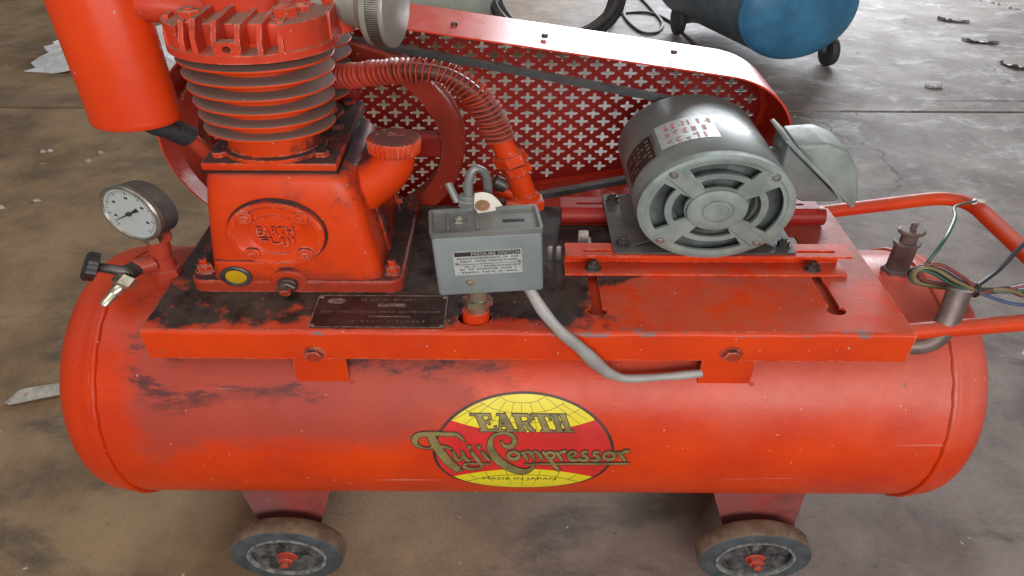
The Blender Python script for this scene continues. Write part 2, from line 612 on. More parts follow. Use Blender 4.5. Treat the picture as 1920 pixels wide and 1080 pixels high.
def fillet(pts, r, k=6):
    P = [Vector(p) for p in pts]
    out = [P[0]]
    for i in range(1, len(P) - 1):
        a, b, c = P[i - 1], P[i], P[i + 1]
        p = b + (a - b).normalized() * r
        q = b + (c - b).normalized() * r
        for j in range(k + 1):
            t = j / k
            out.append((1 - t) ** 2 * p + 2 * t * (1 - t) * b + t * t * q)
    return out + [P[-1]]


def rrect(x0, x1, y0, y1, r, n=5):
    o = []
    for cx, cy, a in ((x1 - r, y1 - r, 0), (x0 + r, y1 - r, 90), (x0 + r, y0 + r, 180), (x1 - r, y0 + r, 270)):
        for i in range(n + 1):
            t = R(a + 90 * i / n)
            o.append((cx + r * math.cos(t), cy + r * math.sin(t)))
    return o


def circle(cx, cy, r, n=24, a0=0.):
    return [(cx + r * math.cos(2 * PI * i / n + a0), cy + r * math.sin(2 * PI * i / n + a0)) for i in range(n)]


def arcslot(cx, cy, r0, r1, a0, a1, n=8):
    o = [(cx + r1 * math.cos(R(a0 + (a1 - a0) * i / n)), cy + r1 * math.sin(R(a0 + (a1 - a0) * i / n))) for i in range(n + 1)]
    return o + [(cx + r0 * math.cos(R(a1 - (a1 - a0) * i / n)), cy + r0 * math.sin(R(a1 - (a1 - a0) * i / n))) for i in range(n + 1)]


def text_tris(body, width, height=None):
    c = bpy.data.curves.new('t', 'FONT')
    c.body = body
    c.align_x = 'CENTER'
    c.resolution_u = 3
    o = bpy.data.objects.new('t', c)
    C.objects.link(o)
    bpy.context.view_layer.update()
    me = bpy.data.meshes.new_from_object(o.evaluated_get(bpy.context.evaluated_depsgraph_get()))
    vs = [v.co.copy() for v in me.vertices]
    fs = [list(p.vertices) for p in me.polygons]
    bpy.data.objects.remove(o)
    bpy.data.curves.remove(c)
    bpy.data.meshes.remove(me)
    x0, x1 = min(v.x for v in vs), max(v.x for v in vs)
    y0, y1 = min(v.y for v in vs), max(v.y for v in vs)
    kx = width / (x1 - x0)
    ky = kx if height is None else height / (y1 - y0)
    return [((v.x - (x0 + x1) / 2) * kx, (v.y - (y0 + y1) / 2) * ky) for v in vs], fs


def add_text(g, body, width, height, o, U, Vv, N, d):
    p, f = text_tris(body, width, height)
    o, U, Vv, N = Vector(o), Vector(U), Vector(Vv), Vector(N)
    n = len(p)
    top = [o + U * a + Vv * b + N * d for a, b in p]
    bot = [o + U * a + Vv * b for a, b in p]
    cnt = {}
    fo = []
    for q in f:
        e = (top[q[1]] - top[q[0]]).cross(top[q[2]] - top[q[0]])
        q = q if e.dot(N) > 0 else q[::-1]
        fo.append(q)
        for i in range(len(q)):
            cnt[(q[i], q[(i + 1) % len(q)])] = 1
    g.add(top + bot, fo + [[a, a + n, b + n, b] for (a, b) in cnt if (b, a) not in cnt])
    return g


LOC = {}


def mk(name, g, mats, parent=None, smooth=35, **tags):
    """link the collected shape as one object; its origin sits in its middle"""
    vs = [V3(p.x * W, p.y, p.z) for p in g.v]
    lo = V3(*(min(p[i] for p in vs) for i in range(3)))
    hi = V3(*(max(p[i] for p in vs) for i in range(3)))
    c = (lo + hi) / 2
    me = bpy.data.meshes.new(name)
    me.from_pydata([p - c for p in vs], [], g.f)
    for m in ([mats] if isinstance(mats, str) else mats):
        me.materials.append(M[m])
    me.polygons.foreach_set('material_index', g.mi)
    me.polygons.foreach_set('use_smooth', [True] * len(me.polygons))
    me.update()
    me.set_sharp_from_angle(angle=R(smooth))
    o = bpy.data.objects.new(name, me)
    C.objects.link(o)
    LOC[o.name] = c
    if parent:
        o.parent = parent
        o.location = c - LOC[parent.name]
    else:
        o.location = c
    for k, v in tags.items():
        o[k] = v
    return o


def empty(name, loc, parent=None, **tags):
    o = bpy.data.objects.new(name, None)
    o.empty_display_size = .1
    C.objects.link(o)
    c = V3(loc[0] * W, loc[1], loc[2])
    LOC[o.name] = c
    o.location = c - (LOC[parent.name] if parent else V3(0, 0, 0))
    o.parent = parent
    for k, v in tags.items():
        o[k] = v
    return o


X, Y, Z = V3(1, 0, 0), V3(0, 1, 0), V3(0, 0, 1)

# ------------------------------------------------------------------ floor
g = G()
ys = [(-4, 0), (2.520, 0), (2.526, -.012), (2.545, -.016), (2.552, -.004), (2.676, -.004), (2.70, 0), (14, 0)]
xs = [-14 + 28 * i / 56 for i in range(57)]
vs, fs = [], []
for yy, zz in ys:
    for i, xx in enumerate(xs):
        j = random.uniform(-.006, .006) if 0 < ys.index((yy, zz)) < 7 else 0
        vs.append((xx, yy + j, zz))
n = len(xs)
for a in range(len(ys) - 1):
    for i in range(n - 1):
        fs.append([a * n + i, a * n + i + 1, (a + 1) * n + i + 1, (a + 1) * n + i])
g.add(vs, fs)
mk('floor', g, 'floor', smooth=10, kind='structure')

# ================================================================== the compressor
AC = empty('air_compressor', (0, .2, 0), label='red two-cylinder belt-driven air compressor on four small wheels', category='air compressor')
TY, TZ, TR = .20, .403, .25

# ---- tank
g = G()
xl, xr = -.545, .578
prof = []
def head_prof(x0, sgn):
    p = [(TR, 0), (TR + .0035, .004), (TR + .0035, .010), (TR + .001, .014), (TR + .0005, .022)]
    a, d = TR + .0005, .066
    for i in range(1, 13):
        t = i / 12 * PI / 2
        p.append((a * math.cos(t) ** .72 if i < 12 else 0, .022 + d * math.sin(t)))
    return [(r, x0 + sgn * h) for r, h in p]
prof = head_prof(xl, -1)[::-1]
prof += [(TR, xl + (xr - xl) * i / 10) for i in range(1, 10)]
prof += head_prof(xr, 1)
g.lathe(prof, (0, TY, TZ), X, 128)
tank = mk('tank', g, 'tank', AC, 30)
for x0, sgn in ((xl, 1), (xr, -1)):
    g = G()
    pts = [(x0 + .0003 * math.sin(i * 2.3), TY + (TR + .0015) * math.cos(2 * PI * i / 120), TZ + (TR + .0015) * math.sin(2 * PI * i / 120)) for i in range(120)]
    g.tube(pts, [.0045 + .0007 * math.sin(i * 1.7) for i in range(120)], 8, closed=True)
    mk('weld_seam', g, 'tank', tank)
for cx in (-.2445, .2755):
    g = G()
    g.extr([rrect(cx - .034, cx + .034, .548, .655, .004, 2)], (0, .0075, 0), X, Z, -Y, .005)
    mk('mounting_tab', g, 'red', tank, label='short upright tab welded to the tank front')
    g = G()
    g.tube([(cx + sg * .034, .006, zz) for sg, zz in ((1, .553), (1, .549))], .004, 8)
    g.tube([(cx - .036 + .072 * i / 8, .0045, .5505 + .001 * math.sin(i * 2)) for i in range(9)], .0032, 8)
    g.lathe([(0, -.005), (.005, -.002), (.005, .002), (0, .005)], (cx + .037, .004, .553), X, 10)
    mk('weld_bead', g, 'tank', tank)

# ---- emblem on the tank front (print: thin layers wrapped round the shell)
PH0 = R(6.3)
ECX, ER = .0165, .1190
def wrap(u, v, k):
    r = TR + .0004 + .00025 * k
    a = PH0 + v / TR
    return V3(u, TY - r * math.cos(a), TZ + r * math.sin(a))
def em(px, py):
    """position in the traced drawing (1920 x 916) to (u, v) on the shell"""
    x, y = px / 1000 - .96, py / 1000 - .45
    u = .01424 + x * (.16166 + .01654 * y + .02926 * y * y)
    v = .03136 + y * (-.26102 + y * (-.0966 + y * (-.10219 + y * (-.5816 - 1.19263 * y))))
    return u, v
def colstrip(g, us, lo, hi, k, n=14):
    vs, fs = [], []
    for u in us:
        a, b = lo(u), hi(u)
        vs += [wrap(u, a + (b - a) * j / n, k) for j in range(n + 1)]
    m = n + 1
    for i in range(len(us) - 1):
        for j in range(n):
            fs.append([i * m + j, (i + 1) * m + j, (i + 1) * m + j + 1, i * m + j + 1])
    g.add(vs, fs)
def circ(u, r=ER):
    return math.sqrt(max(0, r * r - (u - ECX) ** 2))
def ribbon2(g, pts, ws, k, smooth=True, res=6, grow=0):
    """a pen stroke of changing width in the traced drawing"""
    if not isinstance(ws, (list, tuple)):
        ws = [ws] * len(pts)
    q = [(p[0], p[1], w) for p, w in zip(pts, ws)]
    if smooth and len(q) > 2:
        q = [tuple(p) for p in spline(q, res)]
    else:
        d = []
        for a, b in zip(q, q[1:]):
            d += [tuple(a[i] + (b[i] - a[i]) * j / 5 for i in range(3)) for j in range(5)]
        q = d + [q[-1]]
    vs, fs = [], []
    for i in range(len(q)):
        a, b = q[max(0, i - 1)], q[min(len(q) - 1, i + 1)]
        t = Vector((b[0] - a[0], b[1] - a[1]))
        if t.length < 1e-6:
            t = Vector((1, 0))
        t.normalize()
        nx, ny = -t.y, t.x
        ext = grow * (-1 if i == 0 else 1 if i == len(q) - 1 else 0)
        cx, cy = q[i][0] + t.x * ext, q[i][1] + t.y * ext
        h = q[i][2] / 2 + grow
        vs.append(wrap(*em(cx + nx * h, cy + ny * h), k))
        vs.append(wrap(*em(cx - nx * h, cy - ny * h), k))
    for i in range(len(q) - 1):
        fs.append([2 * i, 2 * i + 1, 2 * i + 3, 2 * i + 2])
    o = len(g.v)
    # face outwards
    fo = []
    for f in fs:
        e = (vs[f[1]] - vs[f[0]]).cross(vs[f[2]] - vs[f[0]])
        fo.append(f if e.y < 0 else f[::-1])
    g.add(vs, fo)
def ell(cx, cy, rx, ry, n=20):
    return [(cx + rx * math.cos(2 * PI * i / n), cy + ry * math.sin(2 * PI * i / n)) for i in range(n + 1)]
STROKES = [  # (points, widths, smooth)
    # EARTH in backward-leaning slab letters
    ([(598, 250), (655, 380)], 46, 0), ([(532, 250), (692, 250)], 15, 0), ([(690, 246), (700, 288)], 15, 0), ([(630, 310), (684, 308)], 15, 0), ([(684, 292), (690, 328)], 12, 0), ([(612, 377), (748, 377)], 15, 0), ([(748, 380), (740, 343)], 16, 0),
    ([(787, 250), (778, 375)], 18, 0), ([(795, 248), (872, 380)], 46, 0), ([(782, 335), (840, 335)], 15, 0), ([(742, 379), (822, 379)], 12, 0), ([(826, 379), (916, 379)], 12, 0), ([(750, 249), (822, 249)], 13, 0),
    ([(910, 250), (958, 380)], 42, 0), ([(880, 251), (985, 252), (1018, 268), (1024, 292), (990, 313), (930, 315)], [14, 16, 26, 26, 16, 14], 1), ([(985, 312), (1012, 345), (1046, 378)], [20, 34, 26], 1), ([(918, 379), (990, 379)], 12, 0), ([(1022, 379), (1068, 379)], 12, 0),
    ([(1104, 250), (1162, 380)], 44, 0), ([(1032, 251), (1182, 251)], 15, 0), ([(1036, 248), (1052, 288)], 15, 0), ([(1176, 248), (1192, 288)], 15, 0), ([(1116, 379), (1208, 379)], 12, 0),
    ([(1226, 250), (1270, 380)], 38, 0), ([(1290, 250), (1342, 380)], 38, 0), ([(1245, 313), (1318, 313)], 15, 0), ([(1196, 249), (1252, 249)], 12, 0), ([(1260, 249), (1316, 249)], 12, 0), ([(1232, 380), (1298, 380)], 12, 0), ([(1304, 380), (1382, 380)], 12, 0),
    # Fuji
    ([(205, 522), (150, 520), (105, 500), (82, 465), (95, 432), (140, 412), (230, 405), (330, 408), (420, 412), (462, 438), (492, 468)], [8, 12, 30, 48, 46, 36, 30, 28, 26, 20, 4], 1),
    ([(205, 405), (245, 480), (300, 560), (370, 640), (450, 702)], [54, 64, 66, 60, 46], 1), ([(185, 528), (260, 512), (330, 512), (385, 530)], [8, 24, 24, 12], 1), ([(420, 703), (480, 703)], 10, 0),
    ([(395, 545), (430, 612), (468, 612), (476, 580), (470, 548), (490, 590), (520, 622), (545, 618)], [22, 28, 16, 14, 22, 28, 22, 8], 1),
    ([(548, 545), (575, 585), (620, 640), (640, 668), (600, 688), (530, 688), (490, 672), (505, 652), (560, 648)], [22, 28, 26, 18, 14, 20, 20, 14, 10], 1), (ell(530, 512, 9, 7), 18, 1),
    ([(632, 548), (660, 585), (700, 622)], [22, 30, 16], 1), (ell(607, 512, 9, 7), 18, 1),
    # Compressor
    ([(790, 462), (815, 500), (862, 508), (896, 478), (890, 430), (845, 402), (780, 400), (722, 425), (700, 480), (712, 545), (770, 620), (850, 672), (935, 704), (1005, 704), (1046, 680), (1046, 658), (985, 648)], [8, 26, 36, 40, 34, 22, 18, 26, 44, 58, 62, 56, 44, 34, 24, 16, 6], 1),
    (ell(893, 580, 44, 30), 26, 1),
    ([(958, 548), (985, 580), (1008, 618)], [20, 26, 20], 1), ([(975, 560), (1010, 546), (1040, 570), (1066, 618)], [12, 20, 26, 20], 1), ([(1036, 560), (1072, 546), (1102, 572), (1134, 618)], [12, 20, 26, 18], 1),
    ([(1128, 545), (1180, 600), (1228, 660), (1268, 698)], [20, 28, 30, 22], 1), (ell(1192, 576, 34, 24), 22, 1),
    ([(1240, 546), (1262, 580), (1290, 618)], [20, 26, 20], 1), ([(1262, 565), (1290, 546), (1322, 548)], [12, 20, 24], 1),
    ([(1345, 590), (1392, 575), (1398, 552), (1362, 548), (1340, 575), (1358, 610), (1405, 614), (1440, 596)], [12, 16, 20, 20, 26, 24, 18, 10], 1),
    ([(1500, 548), (1462, 548), (1456, 568), (1492, 590), (1494, 610), (1450, 616), (1425, 606)], [14, 20, 24, 26, 24, 18, 10], 1),
    ([(1594, 548), (1556, 548), (1550, 568), (1586, 590), (1588, 610), (1544, 616), (1519, 606)], [14, 20, 24, 26, 24, 18, 10], 1),
    (ell(1672, 580, 44, 28), 24, 1), ([(1700, 560), (1745, 552)], 12, 0),
    ([(1745, 545), (1772, 580), (1804, 616)], [20, 28, 22], 1), ([(1768, 565), (1796, 542), (1835, 544)], [12, 22, 26], 1),
    ([(560, 648), (700, 650)], 12, 0), ([(1046, 648), (1835, 641)], 12, 0),
]
g = G()
us = [ECX + ER * math.sin(-PI / 2 + PI * i / 60) for i in range(61)]
# outline ring, red ground, yellow caps
g.mat(1)
colstrip(g, [ECX + (u - ECX) * 1.022 for u in us], lambda u: -circ(u, ER * 1.022), lambda u: circ(u, ER * 1.022), 0, 40)
g.mat(0)
colstrip(g, [ECX + (u - ECX) * .985 for u in us], lambda u: -circ(u, ER * .985), lambda u: circ(u, ER * .985), 1, 40)
g.mat(2)
def arc3(p0, p1, p2):
    a, b, c = em(*p0), em(*p1), em(*p2)
    def f(u):
        return (a[1] * (u - b[0]) * (u - c[0]) / ((a[0] - b[0]) * (a[0] - c[0])) + b[1] * (u - a[0]) * (u - c[0]) / ((b[0] - a[0]) * (b[0] - c[0]))
                + c[1] * (u - a[0]) * (u - b[0]) / ((c[0] - a[0]) * (c[0] - b[0])))
    return f
topf = arc3((375, 297), (960, 392), (1548, 292))
botf = arc3((420, 752), (965, 692), (1530, 750))
r98 = ER * .985
def cap(f, up):
    ok = [u for u in [ECX + r98 * math.sin(-PI / 2 + PI * i / 160) for i in range(161)] if (f(u) < circ(u, r98) if up else f(u) > -circ(u, r98))]
    if up:
        colstrip(g, ok, f, lambda u: circ(u, r98), 2)
    else:
        colstrip(g, ok, lambda u: -circ(u, r98), f, 2)
cap(topf, True)
cap(botf, False)
g.mat(1)
for L in ([(770, 97), (850, 140), (960, 152), (1070, 140), (1150, 95)], [(615, 150), (760, 215), (960, 236), (1170, 215), (1305, 150)], [(488, 208), (690, 290), (960, 318), (1240, 290), (1430, 203)],
          [(955, 152), (955, 388)], [(890, 150), (840, 380)], [(1025, 150), (1085, 380)], [(826, 138), (690, 350)], [(1086, 136), (1240, 350)], [(770, 110), (490, 330)], [(1150, 108), (1430, 320)], [(650, 160), (400, 290)], [(1280, 160), (1500, 290)],
          [(660, 716), (725, 790)], [(830, 702), (880, 815)], [(968, 694), (968, 820)], [(1120, 702), (1060, 812)], [(1275, 712), (1215, 792)], [(530, 735), (600, 770)], [(1410, 735), (1340, 775)],
          [(520, 790), (740, 748), (965, 738), (1200, 748), (1420, 790)]):
    ribbon2(g, L, 3.2, 3, True, 8)
g.mat(1)
p, f = text_tris('MADE IN JAPAN', 600, 24)
q = [wrap(*em(a + 945, 771 - b), 3.5) for a, b in p]
g.add(q, [t if (q[t[1]] - q[t[0]]).cross(q[t[2]] - q[t[0]]).y < 0 else t[::-1] for t in f])
for pts, ws, sm in STROKES:
    ribbon2(g, pts, ws, 4, bool(sm), 6, 7)
g.mat(3)
for i, (pts, ws, sm) in enumerate(STROKES):
    ribbon2(g, pts, ws, 5.2 + .04 * i, bool(sm), 6, 0)
mk('emblem', g, ['em_red', 'em_dark', 'yellow', 'em_gold'], tank, label='round yellow and red globe emblem with gold lettering')

# ---- wheel brackets and wheels
def wheel(cx, yf, sgn):
    """yf: the outer face, sgn: -1 faces the camera side"""
    e = empty('wheel', (cx, yf, .0885), AC)
    o = V3(cx, yf, .0885)
    a = V3(0, -sgn, 0)   # inwards
    r = .0885
    g = G()
    g.mat(1).lathe([(r * .70, .004), (r * .72, .0005), (r * .95, 0), (r * .985, .002)], o, a, 56)
    g.mat(0).lathe([(r * .985, .002), (r, .006), (r * 1.004, .02), (r, .034), (r * .96, .040), (r * .6, .040)], o, a, 56)
    mk('tyre', g, ['tread', 'tyre_side'], e)
    g = G()
    g.mat(1).lathe([(r * .71, .006), (r * .705, -.0015), (r * .655, -.0015), (r * .64, .004)], o, a, 56)
    g.mat(0).lathe([(r * .64, .004), (r * .60, .016), (r * .30, .020), (r * .24, .006), (r * .14, .003), (0, .003)], o, a, 56)
    for i in range(5):
        t = 2 * PI * i / 5 + .35
        d = V3(math.cos(t), 0, math.sin(t))
        s_ = V3(-math.sin(t), 0, math.cos(t))
        p0, p1 = o + d * r * .2, o + d * r * .66
        for q in (0,):
            ring = []
            for c, wd_, h in ((p0, .013, .004), (p1, .009, .008)):
                ring.append([c + s_ * wd_ + a * .018, c + s_ * wd_ * .6 + a * h, c - s_ * wd_ * .6 + a * h, c - s_ * wd_ + a * .018])
            g.loft(ring)
    mk('rim', g, ['rim', 'rim_edge'], e)
    g = G()
    g.bolt(o + a * .004, -a, .0125, .012, True, .010, .2)
    mk('axle_nut', g, 'hose', e)
for cx in (-.350, .383):
    bx = cx + (.003 if cx < 0 else -.002)
    for y0, sgn in ((.020, -1), (.380, 1)):
        BK = (-.052, .038, .079, -.072) if cx < 0 else (-.036, .074, .069, -.080)
        g = G()
        g.extr([[(bx + BK[0], .095), (bx + BK[1], .095), (bx + BK[2], .262), (bx + BK[3], .262)]], (0, y0, 0), X, Z, V3(0, -sgn, 0), .005)
        g.cyl((cx, y0 - sgn * .004, .0885), (cx, y0 + sgn * .03, .0885), .009, n=14)
        g.box(bx - .040, bx + .040, min(y0, y0 + sgn * .004), max(y0, y0 + sgn * .004), .058, .105, .002)
        mk('wheel_bracket', g, 'bracket', AC)
        wheel(cx, y0 + sgn * .065, sgn)

# ---- base plate
g = G()
PX0, PX1, PD, PZ = -.4565, .4975, .408, .67
def keyhole(x0, y0, y1, r=.0125, w=.0065, sl=0.):
    o = []
    for i in range(17):
        t = R(125 + 290 * i / 16)
        o.append((x0 + r * math.cos(t), y0 + r * math.sin(t)))
    o += [(x0 + w + sl, y1), (x0 - w + sl, y1)]
    return o
rt = .007
loops = [[(PX0, 0.007), (PX1, .007), (PX1, PD), (PX0, PD)], circle(-.047, .040, .0215, 28), keyhole(.109, .058, .30), keyhole(.4155, .064, .30, sl=-.003)]
g.extr(loops, (0, 0, PZ - .005), X, Y, Z, .005)
# rolled front edge and lip
sec = [(.007, PZ)] + [(.007 - rt * math.sin(R(t)), PZ - rt + rt * math.cos(R(t))) for t in (22, 45, 67, 90)] + [(0, .611), (.005, .611), (.005, PZ - .012), (.007, PZ - .005)]
NX = 80
rings = [[V3(PX0 + (PX1 - PX0) * i / NX, a + .0006 * math.sin(i * .9), b + .0005 * math.sin(i * .37)) for a, b in sec] for i in range(NX + 1)]
g.loft(rings)
g.extr([[(0, PZ - .005), (0, .611), (PX1 - PX0, .611), (PX1 - PX0, PZ - .005)]], (PX0, PD - .001, 0), X, Z, -Y, .005)
base = mk('base_plate', g, 'plate', AC, 25)
for cx, zz in ((-.2478, .6245), (.2751, .6285)):
    g = G()
    g.bolt((cx, 0, zz), -Y, .0115, .0095, True, 0, .1)
    mk('bolt', g, 'pump', base)
# nameplate
g = G()
NP = rrect(-.2515, -.083, .010, .096, .004, 3)
g.mat(0).extr([NP], (0, 0, PZ + .0012), X, Y, Z, .0012)
g.mat(1).extr([NP, rrect(-.2500, -.0845, .0115, .0945, .003, 3)], (0, 0, PZ + .0024), X, Y, Z, .0006)
for rx, ry in ((-.247, .015), (-.0875, .015), (-.247, .091), (-.0875, .091)):
    g.lathe([(.003, 0), (.0025, .0012), (0, .0016)], (rx, ry, PZ + .0024), Z, 10)
rr_ = random.Random(4)
def glyphs(g, x0, x1, y0, h, wmin, wmax, gap, keep=.85, z=PZ + .0026, U=X, Vv=Y, N=Z, o=V3(0, 0, 0), d=.0003):
    """rows of small worn print marks, too small to read in the photograph"""
    x = x0
    while x < x1:
        w = rr_.uniform(wmin, wmax)
        if rr_.random() < keep:
            k = rr_.choice((0, 1, 2))
            bars = {0: [(0, w, 0, .22), (0, w, .78, 1), (0, w * .3, 0, 1)], 1: [(w * .35, w * .65, 0, 1), (0, w, .6, .85)], 2: [(0, w * .28, 0, 1), (w * .72, w, 0, 1), (0, w, .4, .62)]}[k]
            for a, b, c, e in bars:
                q = [o + U * (x + a) + Vv * (y0 + h * c), o + U * (x + b) + Vv * (y0 + h * c), o + U * (x + b) + Vv * (y0 + h * e), o + U * (x + a) + Vv * (y0 + h * e)]
                q = [p + N * (d + (z if N is Z else 0)) for p in q]
                g.add(q, [[0, 1, 2, 3]])
        x += w + gap
glyphs(g, -.195, -.125, .080, .007, .0022, .0045, .0012, .9)
glyphs(g, -.243, -.092, .0475, .0055, .0018, .0040, .0008, .95)
glyphs(g, -.200, -.110, .022, .0060, .0022, .0045, .0030, .85)
for a, b, c, e in ((-.172, -.136, .064, .073), (-.180, -.128, .0365, .0395)):
    g.add([(a, c, PZ + .0029), (b, c, PZ + .0029), (b, e, PZ + .0029), (a, e, PZ + .0029)], [[0, 1, 2, 3]])
g.add([(-.226 + .012 * math.cos(t * PI / 8), .079 + .008 * math.sin(t * PI / 8), PZ + .0029) for t in range(16)], [list(range(16))])
mk('nameplate', g, ['nameplate', 'name_ink'], base, label='dark worn metal nameplate on the base plate')

# ---- crankcase
CX = -.290
def ring(x0, x1, y0, y1, r, z, ty=0.):
    return [V3(a, b, z) for a, b in rrect(x0, x1, y0, y1, r, 6)]
g = G()
g.loft([ring(-.392, -.170, .113, .392, .016, .688), ring(-.391, -.171, .113, .391, .018, .700), ring(-.386, -.178, .116, .385, .022, .76), ring(-.379, -.186, .121, .380, .024, .83),
        ring(-.374, -.194, .127, .377, .026, .872), ring(-.371, -.203, .133, .375, .024, .884), ring(-.366, -.214, .142, .372, .018, .889)])
crank = mk('crankcase', g, 'pump', AC, 50)
g = G()
g.loft([ring(-.421, -.144, .1075, .400, .018, .6705), ring(-.421, -.144, .1075, .400, .018, .690), ring(-.4185, -.1465, .110, .3975, .016, .6935)])
mk('foot_flange', g, 'pump', crank)
for x0, y0 in ((-.407, .138), (-.158, .136), (-.407, .372), (-.152, .360)):
    g = G()
    g.bolt((x0, y0, .6935), Z, .0105, .012, True, .012, .4)
    mk('flange_nut', g, 'pump', crank)
g = G()
g.box(-.374, -.211, .140, .398, .889, .903, .003)
top = mk('top_plate', g, 'pump', crank)
for x0, y0 in ((-.357, .167), (-.233, .170), (-.231, .275), (-.357, .275), (-.231, .385)):
    g = G()
    g.bolt((x0, y0, .903), Z, .0095, .008, False, 0, .5)
    mk('top_bolt', g, 'pump', crank)
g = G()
g.box(-.3755, -.2095, .1385, .3995, .8862, .8895, .0008)  # thin dark slab added as shade in the crevice below the plate
mk('top_seam_shade', g, 'seam_shade', crank)
# round end cover, facing the camera and leaning a little with the casting
tilt = Matrix.Rotation(R(-4.5), 3, 'X')
cc = V3(-.2925, .1155, .789)
na = tilt @ V3(0, -1, 0)
nu = V3(1, 0, 0)
nv = tilt @ Z
g = G()
g.lathe([(0, 0), (.0600, 0), (.0600, .011), (.0585, .013), (.053, .0132), (.050, .0105), (.037, .0100), (.0335, .0068), (0, .0068)], cc, na, 56)
for i in range(4):
    t = R(45 + 90 * i)
    g.cyl(cc + nu * .0475 * math.cos(t) + nv * .0475 * math.sin(t) + na * .006, cc + nu * .0475 * math.cos(t) + nv * .0475 * math.sin(t) + na * .0165, .0115, .0105, 20)
mk('end_cover', g, 'pump', crank)
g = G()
g.lathe([(0, .0008), (.0622, .0008), (.0622, .0024), (.0590, .0030)], cc, na, 56)  # dark ring added as a shade line round the end cover
mk('cover_seam_shade', g, 'seam_shade', crank)
for i in range(4):
    t = R(45 + 90 * i)
    o = cc + nu * .0475 * math.cos(t) + nv * .0475 * math.sin(t) + na * .0165
    g = G()
    g.lathe([(.0062, -.002), (.0062, .001), (.0048, .0028), (.0026, .0030), (.0024, .0005), (0, .0005)], o, na, 18)
    mk('cover_screw', g, 'pump', crank)
g = G()
add_text(g, 'EARTH', .046, .0155, cc + nv * .0075 + na * .0064, nu, nv, na, .0062)
add_text(g, 'FUJI', .044, .0155, cc - nv * .0120 + na * .0064, nu, nv, na, .0062)
mk('cast_lettering', g, 'pump', crank, label='raised cast lettering in the round cover')
# sight glass and drain
so = V3(-.3575, .1125, .7035)
g = G()
g.box(-.383, -.300, .1095, .125, .684, .7335, .006, 3)
mk('sight_boss', g, 'pump', crank)
g = G()
g.mat(0).lathe([(0, 0), (.0205, 0), (.0205, .005), (.0185, .0065), (.0150, .0065), (.0140, .004)], so + V3(0, -.002, 0), -Y, 40)
g.mat(1).lathe([(.0140, .004), (.0135, .0048), (.008, .0062), (0, .0066)], so + V3(0, -.002, 0), -Y, 40)
mk('sight_glass', g, ['dark_steel', 'glass_y'], crank, label='round yellow oil sight glass in a dark ring')
g = G()
g.cyl((-.2915, .118, .693), (-.2915, .106, .693), .0265, .0245, 40, .003)
mk('drain_boss', g, 'pump', crank)
g = G()
g.mat(1).cyl((-.2915, .107, .6915), (-.2915, .098, .6905), .013, n=24)
g.mat(1).hexa((-.2915, .099, .6905), (0, -1, -.1), .0125, .010, .2)
g.mat(0).cyl((-.2915, .090, .6895), (-.2915, .080, .687), .0072, n=16)
mk('drain_plug', g, ['pump', 'dark_steel'], crank)
# side cover ribs on the right flank and the filler neck
for y0 in (.205, .345):
    g = G()
    g.loft([[V3(-.176 - (z - .70) * .13 + dx, y0 + dy, z) for dx, dy in ((0, -.008), (.009, -.006), (.009, .006), (0, .008))] for z in (.70, .78, .86)])
    mk('side_rib', g, 'pump', crank)
for z in (.72, .83):
    g = G()
    g.bolt((-.168 - (z - .70) * .13, .345, z), X, .0075, .007, False)
    mk('side_bolt', g, 'pump', crank)
g = G()
g.tube(spline([(-.198, .20, .825), (-.172, .198, .848), (-.153, .197, .874), (-.1475, .197, .902)], 6), [.040 - .0009 * i for i in range(19)], 24)
mk('filler_neck', g, 'cap', crank)
g = G()
ca = V3(.05, -.10, 1).normalized()
co = V3(-.1475, .197, .898)
nb = 30
pr = []
u, w, a = basis(ca)
for h, rad, amp in ((0, .029, 0), (.002, .0315, .0012), (.022, .0328, .0012), (.0245, .0322, .0006), (.0265, .0300, 0)):
    pr.append([co + a * h + (u * math.cos(t) + w * math.sin(t)) * (rad + amp * (1 if i % 4 < 2 else -1)) for i, t in ((i, 2 * PI * i / (nb * 4)) for i in range(nb * 4))])
g.loft(pr)
add_text(g, 'OIL', .026, .010, co + a * .0262 + V3(0, .010, 0), X, (Y - a * a.y).normalized(), a, .0018)
mk('oil_cap', g, 'cap', crank, label='ribbed round oil filler cap')

# ---- cylinders
for cy in (.200, .338):
    e = empty('cylinder', (CX - .004, cy, .903), AC)
    cx = CX - .005
    g = G()
    g.lathe([(.064, .903), (.064, .909), (.0565, .912), (.0565, 1.09)], (cx, cy, 0), Z, 56)
    mk('barrel', g, 'pump', e)
    for i in range(6):
        z = .948 + .0222 * i
        r = .0785 + .0021 * i
        g = G()
        g.lathe([(.050, -.0045), (r - .003, -.0028), (r, -.0015), (r + .0004, .0002), (r, .0016), (r - .003, .0026), (.050, .0048)], (cx, cy, z), Z, 72)
        mk('fin', g, 'fin', e)
